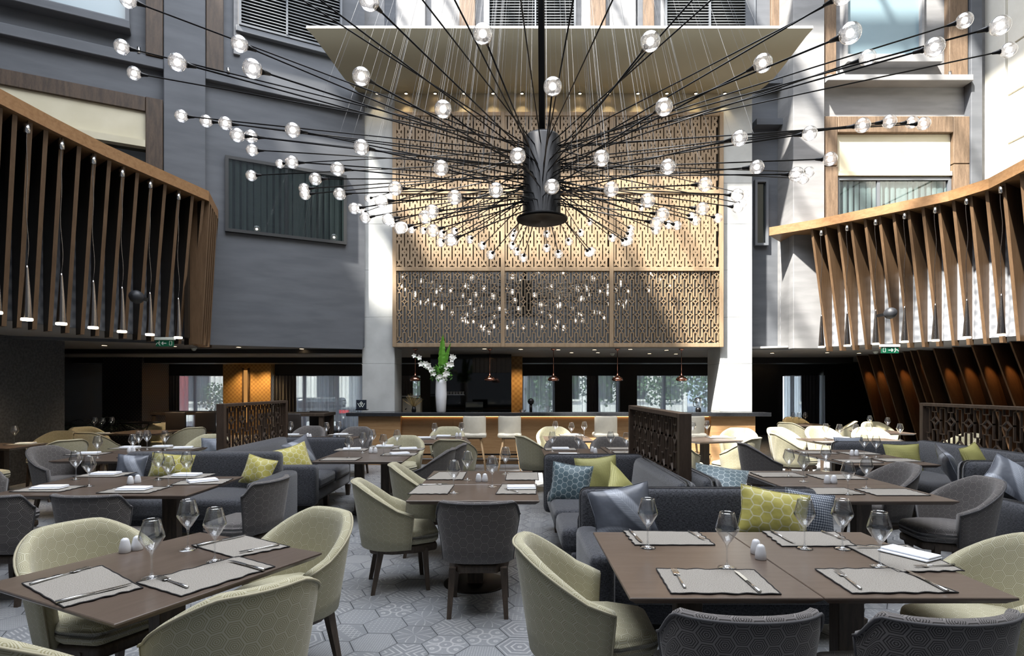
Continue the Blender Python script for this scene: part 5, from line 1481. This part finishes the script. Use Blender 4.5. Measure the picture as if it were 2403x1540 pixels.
# napkins and remaining mats
def mk_nap():
    r = thing('napkin', '', 'napkin')
    MB().rbox((0, 0, .006), (.24, .14, .009), .004).build('lower_fold', [napkin_m], r)
    MB().rbox((0, .01, .0165), (.235, .115, .010), .0045).build('upper_fold', [napkin_m], r); return r
nap = Proto(mk_nap)
def napk(px, py, rz, l, mat_=True, mrz=None):
    v = P(px, py, TZ)
    if mat_: put_std_mat(v.x, v.y, mrz if mrz is not None else 0, 'linen placemat under the napkin ' + l)
    nap.put((v.x, v.y, TZ + .007), rz, 'folded white napkin ' + l, 'folded white napkins')
dt = 'on the yellow pillow table, '; ss = 'on the shaded second row tables, '; tp = 'on the twin pedestal table, '
for a in ((2133, 1306, R(-62), 'on the outer end of ' + WF, False), (1223, 1148, R(3), 'on the central aisle tables', False), (116, 1148, R(5), dt + 'near edge at the wall end'), (248, 1115, R(2), dt + 'far edge before the grey chair'), (315, 1151, R(3), dt + 'near edge in the middle'),
          (439, 1118, R(-4), dt + 'far edge before the yellow pillow'), (476, 1132, R(40), dt + 'at the aisle end', True, R(8)), (208, 1066, R(10), ss + 'at the wall side'), (305, 1052, R(0), ss + 'far edge'), (333, 1072, R(20), ss + 'near edge'), (381, 1050, R(4), ss + 'before the pale tub chair'),
          (430, 1053, R(20), ss + 'nearest the divider'), (826, 1056, R(12), tp + 'far corner by the sofa'), (903, 1049, R(0), tp + 'far end'), (958, 1055, R(15), tp + 'by the farther grey chair'), (938, 1067, R(25), tp + 'by the nearer grey chair'), (994, 1029, R(0), 'on the small table before the stools, orchid side'),
          (1041, 1025, R(-4), 'on the small table before the stools, stool side'), (684, 1022, R(0), 'behind the shaded divider, next to it'), (800, 1021, R(0), 'behind the shaded divider, by the bar end'), (1315, 1055, R(0), 'on the table beyond the blue pillow, far edge'), (1333, 1069, R(0), 'on the table beyond the blue pillow, near edge'),
          (1690, 1027, R(10), 'on the sunlit table by the white pillar'), (1341, 1022, R(10), 'on the sunlit table before the bar'), (1975, 1030, R(10), 'on the sunlit table by the fin wall divider'), (60, 1043, R(10), 'on the dim wall table'), (238, 1019, R(0), 'on the dim table by the palm')):
    napk(*a)
for x, y, rz, l in ((2.63, 4.85, 0, 'on the joined tables with grey tub chairs, near aisle side'), (3.12, 4.80, 0, 'on the joined tables with grey tub chairs, near sofa side'), (2.62, 5.75, 0, 'on the joined tables with grey tub chairs, far aisle side'), (3.12, 5.62, 0, 'on the joined tables with grey tub chairs, far sofa side'),
                    (4.02, 6.8, 0, 'on the tables before the curved sofa, near aisle side'), (4.55, 6.9, 0, 'on the tables before the curved sofa, near sofa side'), (4.02, 7.7, 0, 'on the tables before the curved sofa, far aisle side'), (4.52, 7.6, 0, 'on the tables before the curved sofa, far sofa side'),
                    (-2.05, 7.0, 0, 'on the twin pedestal table, near sofa corner'), (1.55, 7.75, 0, 'on the divider half table, near edge'), (1.55, 8.2, 0, 'on the divider half table, far edge'), (5.0, 9.15, 0, 'on the sunlit fin wall table, aisle side'), (6.0, 9.2, 0, 'on the sunlit fin wall table, divider side')):
    put_std_mat(x, y, rz, 'grey linen placemat ' + l)

# ------------------------------------------------------------------ sofas
def sofa(name, label, parts, legs=(), rot=0):
    r = thing(name, label, 'sofa')
    for (nm, c, d, kw) in parts: MB().rbox(c, d, kw.pop('r', .05), **kw).build(nm, [kw.get('m', sofa_m)] if False else [sofa_m], r)
    for (x, y) in legs:
        vs = []
        for (z, h) in ((.16, .035), (0, .024)): vs += [(x + a * h, y + b * h, z) for a, b in ((-1, -1), (1, -1), (1, 1), (-1, 1))]
        MB().add(vs, [(0, 1, 2, 3), (7, 6, 5, 4)] + [(i, 4 + i, 4 + (i + 1) % 4, (i + 1) % 4) for i in range(4)]).build('leg', [leg_wood], r)
    return r
def slope(axis, k):                                      # lean a back panel
    def f(p):
        q = Vector(p)
        if axis == 'x': q.x += k * (p.z + .2)
        else: q.y += k * (p.z + .2)
        return q
    return f
S_ = lambda *a: a
sofa('banquette', 'charcoal tweed bench behind the wide front table, holding feather, yellow and diamond pillows', [
    S_('backrest', (1.40, 4.42, .50), (1.78, .17, .72), dict(r=.06)), S_('seat', (1.38, 4.00, .36), (1.74, .70, .24), dict(r=.05, puff=.02)), S_('base_frame', (1.38, 4.03, .17), (1.68, .62, .14), dict(r=.02)),
    S_('seat_end', (.55, 3.92, .40), (.16, .80, .40), dict(r=.05))], [(.62, 3.7), (2.2, 3.7), (.62, 4.4), (2.2, 4.4)])
sofa('banquette', 'charcoal tweed banquette against the central divider, holding the teal hexagon pillow', [
    S_('backrest', (1.36, 5.55, .56), (.17, 1.75, .58), dict(r=.07, fn=slope('x', .12))), S_('end_backrest', (.92, 6.62, .53), (1.12, .17, .66), dict(r=.06)),
    S_('seat', (.86, 5.95, .38), (.94, 1.12, .20), dict(r=.06, puff=.02)), S_('seat', (.88, 5.05, .37), (.96, .66, .20), dict(r=.06, puff=.02)), S_('base_frame', (.90, 5.62, .21), (.84, 1.86, .14), dict(r=.02)), S_('armrest', (.95, 4.72, .40), (.84, .15, .40), dict(r=.06))], [(.5, 4.75), (.5, 6.5)])
sofa('banquette', 'charcoal tweed banquette on the far side of the central divider, holding a pale blue pillow', [
    S_('backrest', (1.72, 5.75, .56), (.17, 1.9, .60), dict(r=.07, fn=slope('x', -.12))), S_('end_backrest', (1.85, 6.9, .53), (.45, .17, .66), dict(r=.06)), S_('seat', (2.05, 5.8, .38), (.56, 1.9, .20), dict(r=.06, puff=.02)), S_('base_frame', (2.03, 5.8, .21), (.50, 1.8, .14), dict(r=.02))], [(2.2, 5.0), (2.2, 6.6)])
sofa('banquette', 'charcoal tweed bench behind the double table, holding feather and yellow pillows', [
    S_('backrest', (-3.60, 6.85, .50), (1.80, .18, .72), dict(r=.06)), S_('seat', (-3.62, 6.32, .36), (1.80, .78, .22), dict(r=.06, puff=.02)), S_('base_frame', (-3.62, 6.35, .18), (1.72, .66, .14), dict(r=.02)), S_('armrest', (-2.62, 6.42, .34), (.19, .98, .60), dict(r=.05))], [(-4.4, 6.05), (-2.62, 6.0)])
sofa('sofa', 'charcoal sofa with two loose seat cushions beside the twin pedestal table', [
    S_('backrest', (-3.42, 7.95, .58), (.22, 1.95, .56), dict(r=.07, fn=slope('x', -.15))), S_('end_backrest', (-2.95, 8.85, .50), (.98, .18, .72), dict(r=.07)), S_('seat_cushion', (-2.86, 7.70, .40), (.88, .68, .16), dict(r=.05, puff=.02)), S_('seat_cushion', (-2.86, 8.40, .40), (.88, .68, .16), dict(r=.05, puff=.02)),
    S_('base_frame', (-2.86, 8.05, .25), (.84, 1.45, .15), dict(r=.03)), S_('armrest', (-2.86, 7.24, .40), (.90, .18, .50), dict(r=.05))], [(-2.46, 7.3), (-2.46, 8.75), (-2.55, 8.0), (-3.2, 7.3)])
sofa('sofa', 'charcoal curved sofa along the divider by the fin wall, holding quilted and feather pillows', [
    S_('backrest', (5.72, 7.15, .58), (.20, 2.3, .58), dict(r=.08, fn=slope('x', .15))), S_('end_backrest', (5.15, 8.25, .52), (1.25, .18, .66), dict(r=.07)), S_('seat', (5.22, 7.2, .37), (.88, 1.9, .22), dict(r=.06, puff=.02)), S_('base_frame', (5.24, 7.2, .19), (.80, 1.8, .14), dict(r=.02)), S_('armrest', (5.25, 6.15, .42), (1.05, .18, .50), dict(r=.06))], [(4.9, 6.2), (4.9, 8.0)])
sofa('sofa', 'charcoal sofa cut by the frame edge beside the nearer grey tub chair', [
    S_('backrest', (5.15, 5.72, .54), (1.5, .20, .72), dict(r=.08)), S_('seat', (5.0, 5.25, .38), (1.25, .82, .22), dict(r=.06, puff=.02)), S_('armrest', (4.32, 5.28, .43), (.19, 1.0, .42), dict(r=.07)), S_('base_frame', (4.95, 5.3, .17), (1.3, .86, .12), dict(r=.02))], [(4.35, 4.85), (4.35, 5.65)])

# pillows
def pil_mb(w_=.46, h_=.46, T=.15):
    mb = MB(); N = 16; vs = []; uv = []; fs = []
    for s_ in (1, -1):
        for i in range(N + 1):
            for j in range(N + 1):
                u = -1 + 2 * i / N; v = -1 + 2 * j / N
                pu = 1 - .09 * (1 - v * v) * abs(u) ** 3; pv = 1 - .09 * (1 - u * u) * abs(v) ** 3
                x = u * w_ / 2 * (1 - .10 * (1 - abs(v) ** 2)); z = v * h_ / 2 * (1 - .10 * (1 - abs(u) ** 2))
                t = ((1 - abs(u) ** 2.4) * (1 - abs(v) ** 2.4)) ** .55
                y = -s_ * T / 2 * t * (1 + .10 * math.sin(u * 5 + v * 3) * t)
                vs.append((x, y, z)); uv.append((x, z))
        o = (N + 1) ** 2 if s_ < 0 else 0
        for i in range(N):
            for j in range(N):
                q = (o + i * (N + 1) + j, o + (i + 1) * (N + 1) + j, o + (i + 1) * (N + 1) + j + 1, o + i * (N + 1) + j + 1)
                fs.append(q if s_ > 0 else q[::-1])
    mb.add(vs, fs, 0, True, uv); return mb
pm = {}
def pillow(px, py, Y, mat, label, yaw=0, tilt=-18, roll=0, w_=.46, h_=.46):
    key = (mat.name, w_, h_)
    if key not in pm:
        pm[key] = pil_mb(w_, h_).mesh('pillow', [mat])
        pm[key + ('s',)] = MB().tube([(-w_ / 2 * .99, 0, -h_ / 2 * .99), (-w_ / 2 * .90, 0, 0), (-w_ / 2 * .99, 0, h_ / 2 * .99), (0, 0, h_ / 2 * .90), (w_ / 2 * .99, 0, h_ / 2 * .99), (w_ / 2 * .90, 0, 0), (w_ / 2 * .99, 0, -h_ / 2 * .99)], .003, 5).mesh('seam', [mat])
    v = Q(px, py, Y)
    M = Matrix.Translation(v) @ Matrix.Rotation(R(yaw), 4, 'Z') @ Matrix.Rotation(R(tilt), 4, 'X') @ Matrix.Rotation(R(roll), 4, 'Y')
    o = mk('pillow', pm[key], None, None, None, label, 'pillow', 'scatter pillows on the sofas', M=M); mk('seam', pm[key + ('s',)], o)
pillow(1462, 1203, 4.18, pil_feath, 'large grey satin pillow with pale feather print behind the wide front table', 4, -16, -9, .46, .38)
pillow(1815, 1207, 4.12, pil_yel, 'bright yellow hexagon pillow behind the wide front table', -6, -14, 9, .48, .35)
pillow(1900, 1208, 4.28, pil_dia, 'blue grey diamond pillow behind the yellow hexagon one', 8, -12, 10, .40, .34)
pillow(1339, 1136, 5.95, pil_blue, 'teal hexagon pillow leaning on the central banquette', -12, -15, 6, .42, .42)
pillow(1402, 1122, 6.2, pil_quilt, 'olive quilted pillow behind the teal one', 6, -12, -4, .46, .46)
pillow(1463, 1155, 5.05, pil_quilt, 'olive quilted pillow low behind the feather pillow', 60, -30, -30, .42, .42)
pillow(1690, 1133, 5.6, pil_blue, 'pale blue hexagon pillow lying low past the divider screen', -10, -55, 12, .50, .46)
pillow(307, 1098, 6.62, pil_feath, 'grey feather print pillow behind the double table', 6, -14, 4, .33, .30)
pillow(402, 1096, 6.6, pil_yel, 'yellow hexagon pillow behind the double table glasses', -4, -14, 3, .52, .30)
pillow(606, 1107, 6.62, pil_yel, 'yellow hexagon pillow by the banquette arm, next to the grey chair', -8, -18, 12, .38, .34)
pillow(693, 1086, 7.45, pil_yel, 'tall yellow hexagon pillow on the sofa with seat cushions', 50, -18, -12, .46, .46)
pillow(705, 1068, 7.85, pil_feath, 'grey satin pillow behind the tall yellow one', 60, -16, -16, .46, .46)
pillow(784, 1056, 9.2, pil_feath, 'small grey pillow beyond the sofa end by the table', -30, -25, 20, .40, .40)
pillow(2120, 1076, 7.95, pil_quilt, 'yellow quilted pillow against the curved sofa end', 4, -14, 0, .52, .40)
pillow(2229, 1096, 6.6, pil_feath, 'grey feather satin pillow slumped on the curved sofa', 62, -25, -18, .46, .46)
pillow(2290, 1088, 6.6, pil_quilt, 'yellow quilted pillow wedged behind the feather one', 30, -20, -8, .44, .44)
pillow(2372, 1122, 5.5, pil_feath, 'grey feather pillow on the sofa cut by the frame edge', -10, -32, 38, .38, .38)
pillow(498, 1050, 9.0, pil_dia, 'small diamond patterned pillow by the foot of the shaded divider', 10, -15, 0, .34, .30)
pillow(1994, 1049, 8.6, pil_dia, 'blue grey pillow under the sunlit table edge', 0, -20, 0, .44, .30)

# ------------------------------------------------------------------ things on and behind the bar
v = P(1043, 965, 1.09); vz = thing('orchid_vase', 'tall faceted white vase of white orchids and green blades on the bar', 'vase', (v.x, 12.12, 1.09))
prv = [(.085, 0), (.10, .02), (.118, .35), (.112, .60), (.108, .68), (.098, .68), (.10, .5), (.02, .45)]
MB().lathe(prv, n=8).build('vase_body', [porc], vz)
for (dx, hh, lean, tw) in ((.02, 1.62, .03, .075), (.13, 1.45, .16, .05), (-.05, 1.0, -.10, .05), (.08, .95, .12, .05)):
    mb = MB(); vs = []; fs = []; n = 26
    for i in range(n + 1):
        t = i / n; wv = tw * math.sin(math.pi * min(1, t * .97 + .04)) ** .7 * (1 + .12 * math.sin(i * 2.4)); x = dx * .3 + lean * t * t; z = .55 + (hh - .55) * t
        vs += [(x - wv, .03, z), (x, -.01, z + .01), (x + wv, .03, z)]
        if i: a = 3 * i; fs += [(a - 3, a - 2, a + 1, a), (a - 2, a - 1, a + 2, a + 1)]
    mb.add(vs, fs, 0, False).build('blade', [green_b], vz)
rnd = random.Random(3)
def orchid(mb, c, s_, yaw):
    for k in range(5):
        a = yaw + k * 1.2566; d = Vector((math.cos(a), -.25, math.sin(a))).normalized(); t_ = d.cross(Vector((0, 1, 0))).normalized()
        p = [c, c + d * s_ * .5 + t_ * s_ * .35, c + d * s_ + Vector((0, -.012, 0)), c + d * s_ * .5 - t_ * s_ * .35]; mb.add(p, [(0, 1, 2, 3)], 0, True)
    return mb
for (path, nfl) in ((((.0, 0, .66), (-.16, -.02, .86), (-.34, -.04, 1.02), (-.56, -.05, 1.16)), 9), (((.02, -.02, .66), (-.08, -.08, .78), (-.24, -.1, .86), (-.36, -.12, .98)), 6), (((.04, 0, .66), (.16, -.02, .9), (.24, -.03, 1.08), (.27, -.04, 1.18)), 8), (((0, -.05, .66), (.08, -.12, .76), (.16, -.12, .84)), 5)):
    st_ = MB().tube(path, .006, 6).build('stem', [green_m], vz)
    for k in range(nfl):
        t = (k + .6) / nfl * (len(path) - 1); i = min(int(t), len(path) - 2); c = Vector(path[i]).lerp(Vector(path[i + 1]), t - i) + Vector((rnd.uniform(-.05, .05), -.03, rnd.uniform(-.05, .05)))
        orchid(MB(), c, rnd.uniform(.045, .075), rnd.uniform(0, 6)).build('orchid_flower', [petal], st_)
mbf = MB()
for k in range(160):
    a = rnd.uniform(0, 6.28); rr = rnd.uniform(.05, .24); c = Vector((rr * math.cos(a), rr * math.sin(a) * .6, rnd.uniform(.66, .98))); d = Vector((rnd.uniform(-1, 1), rnd.uniform(-1, 1), rnd.uniform(-.3, 1))).normalized() * .05; t_ = d.cross(Vector((0, 1, 0))).normalized() * .016
    mbf.add([c - d, c + t_, c + d, c - t_], [(0, 1, 2, 3)])
o = mbf.build('filler_leaves', [green_m], vz, kind='stuff')
# emblem sign on the bar end
navy = base_mat('navy_sign', C(.012, .018, .03), .4)
sg = thing('counter_sign', 'small dark square sign with a white chevron emblem on the bar end', 'sign', tuple(Q(848, 950, 12.05)))
MB().box((0, 0, 0), (.21, .02, .20), ch=.003).build('sign_plate', [navy], sg)
m_ = MB()
for k, (a, b) in enumerate(((.075, .045), (.045, .0), )):
    pass
for (x0, z0, x1, z1) in ((-.072, .03, -.025, -.05), (-.025, -.05, 0, -.01), (0, -.01, .025, -.05), (.025, -.05, .072, .03), (-.038, .03, 0, -.028 + .02), (.038, .03, 0, -.028 + .02), (0, .062, -.022, .04), (0, .062, .022, .04), (-.022, .04, 0, .018), (.022, .04, 0, .018)):
    m_.bar2(x0, z0, x1, z1, .012, .003, -.0115)
m_.build('chevron_emblem', [exit_w], sg); MB().box((0, .05, -.105), (.24, .12, .02)).build('base', [black_m], sg)
# beer tap, coffee machine, blender, bowl, screen, shelf cups
t_ = thing('coffee_machine', 'pale coffee machine behind the bar beside the pillar', 'coffee machine', (X_(958, 13.2), 13.75, .98))
MB().rbox((0, 0, .20), (.42, .34, .36), .03).build('body', [white_seat], t_); MB().box((0, -.16, .42), (.40, .28, .03)).build('cup_rail', [steel], t_)
for sx in (-.1, .1): MB().tube([(sx, -.2, .14), (sx, -.36, .12)], .012, 8).build('handle', [black_m], t_)
t_ = thing('dried_flower_bunch', 'small dark bouquet of dried flowers on the bar beside the coffee machine', 'flowers', (X_(972, 12.2), 12.15, 1.09))
MB().lathe([(.04, 0), (.05, .04), (.035, .12), (.03, .12)], n=12).build('pot', [black_m], t_)
mb = MB()
for k in range(70):
    d = Vector((rnd.gauss(0, .5), rnd.gauss(0, .4), 1)).normalized() * rnd.uniform(.15, .34); mb.tube([(0, 0, .1), tuple(d + Vector((0, 0, .06)))], .003, 3, 0, False)
mb.build('stalks', [base_mat('straw', C(.25, .17, .06), .8)], t_, kind='stuff')
t_ = thing('beer_tap', 'black round headed tap column standing on the bar', 'tap', (X_(1246, 12.2), 12.25, 1.09))
MB().tube([(0, 0, 0), (0, 0, .16)], .03, 12).build('column', [black_m], t_); MB().lathe([(.0005, -.07), (.05, -.05), (.07, 0), (.05, .05), (.0005, .07)], (0, 0, .22), 18).build('head', [black_m], t_)
t_ = thing('glass_bowl', 'small clear glass bowl on the bar near the tap', 'bowl', (X_(1226, 12.2), 12.15, 1.09)); MB().lathe([(.0005, 0), (.04, .0), (.075, .05), (.072, .05), (.038, .006)], n=18).build('bowl', [glass], t_)
t_ = thing('blender_jug', 'clear blender jug on the counter in front of the bright curtain', 'blender', (X_(1638, 12.3), 12.28, 1.09))
MB().lathe([(.05, 0), (.06, .02), (.055, .08), (.04, .09)], n=16).build('base', [black_m], t_); MB().lathe([(.045, .09), (.07, .28), (.066, .28), (.042, .095)], n=16).build('jug', [glass], t_); MB().lathe([(.0005, .31), (.06, .30), (.07, .28)], n=16).build('lid', [black_m], t_)
MB().tube([(-.06, 0, .25), (-.11, 0, .22), (-.10, 0, .13), (-.05, 0, .11)], .008, 6).build('handle', [black_m], t_)
t_ = thing('till_screen', 'dark till screen standing behind the bar', 'screen', (X_(1112, 13.6), 13.75, .98)); MB().box((0, 0, .17), (.42, .03, .24), ch=.006).build('display', [dark_pane], t_); MB().box((0, .03, .03), (.16, .14, .06)).build('stand', [black_m], t_)
t_ = thing('cup_shelf', 'steel shelf of stacked cups in the dark recess behind the bar', 'shelf', (X_(1058, 14.8), 14.82, 1.42)); MB().box((0, 0, 0), (.7, .2, .02)).build('shelf_board', [steel], t_)
for k in range(9):
    MB().lathe([(.03, 0), (.036, .07), (.032, .07), (.027, .004), (.0005, .004)], (-.3 + k * .075, 0, .0115), 12).build('cup', [porc], t_)
# high table group and palm
def high_table(px, Y, lb):
    r = thing('high_table', lb, 'table', (X_(px, Y), Y, 0))
    MB().box((0, 0, 1.04), (1.35, .8, .06), ch=.006).build('tabletop', [leg_wood], r)
    for sx in (-1, 1):
        for sy in (-1, 1): MB().box((sx * .60, sy * .33, .505), (.09, .09, 1.008), ch=.004).build('leg', [leg_wood], r)
high_table(448, 13.0, 'tall dark communal table before the curtained street windows'); high_table(700, 12.4, 'tall dark table half hidden behind the shaded divider screen')
dst = Proto(lambda: mk_dark_stool())
def mk_dark_stool():
    r = thing('high_chair', '', 'stool')
    MB().rbox((0, -.19, .90), (.42, .05, .40), .024).build('backrest', [black_m2], r); MB().rbox((0, 0, .72), (.42, .40, .07), .03).build('seat', [black_m2], r)
    for sx in (-1, 1):
        for sy in (-1, 1): MB().tube([(sx * .17, sy * .16, .69), (sx * .19, sy * .18, 0)], [.02, .014], 8).build('leg', [leg_wood], r)
    return r
black_m2 = base_mat('dark_brown_leather', C(.022, .016, .013), .5)
for px, Y, a, l in ((425, 12.25, 0, 'dark high stool before the communal table, nearer the palm'), (492, 12.25, 4, 'dark high stool before the communal table, nearer the divider'), (690, 11.6, 0, 'dark high chair just right of the shaded divider'), (742, 12.4, 180, 'dark high chair against the street curtain past the divider')):
    dst.put((X_(px, Y), Y, 0), R(a), l, 'dark high stools')
pl = thing('potted_palm', 'dark feathery palm in a dim pot against the textured grey wall', 'plant', (-9.2, 12.9, 0))
MB().lathe([(.0005, 0), (.2, 0), (.26, .4), (.24, .4), (.22, .33), (.0005, .33)], n=18).build('pot', [black_m], pl)
palm_g = base_mat('dim_palm_leaf', C(.012, .03, .012), .5)
for k in range(16):
    a = k * 2.4; L = rnd.uniform(.7, 1.15); mb = MB(); pp = []
    for i in range(12):
        t = i / 11; pp.append(Vector((math.cos(a) * L * t * .95, math.sin(a) * L * t * .95, .4 + 1.25 * t - 1.0 * t * t * L)))
    mb.tube(pp, .006, 4, 0, False)
    for i in range(2, 12):
        for sg_ in (-1, 1):
            d = Vector((-math.sin(a) * sg_, math.cos(a) * sg_, -.5)) * .2 * math.sin(math.pi * i / 12.5) + Vector((math.cos(a), math.sin(a), 0)) * .10
            w2 = Vector((math.cos(a), math.sin(a), 0)) * .014; q = pp[i]
            mb.add([q - w2, q + w2, q + d], [(0, 1, 2)])
    mb.build('frond', [palm_g], pl)
t_ = thing('service_trolley', 'black folding service trolley in front of the red bus view', 'trolley', (X_(330, 12), 12.0, 0))
MB().box((0, 0, .88), (.6, .4, .03)).build('tray', [black_m], t_); MB().box((0, 0, .45), (.6, .4, .02)).build('lower_tray', [black_m], t_)
for sx in (-1, 1): MB().tube([(sx * .28, -.18, .865), (-sx * .28, .18, 0)], .012, 8).build('leg', [black_m], t_)
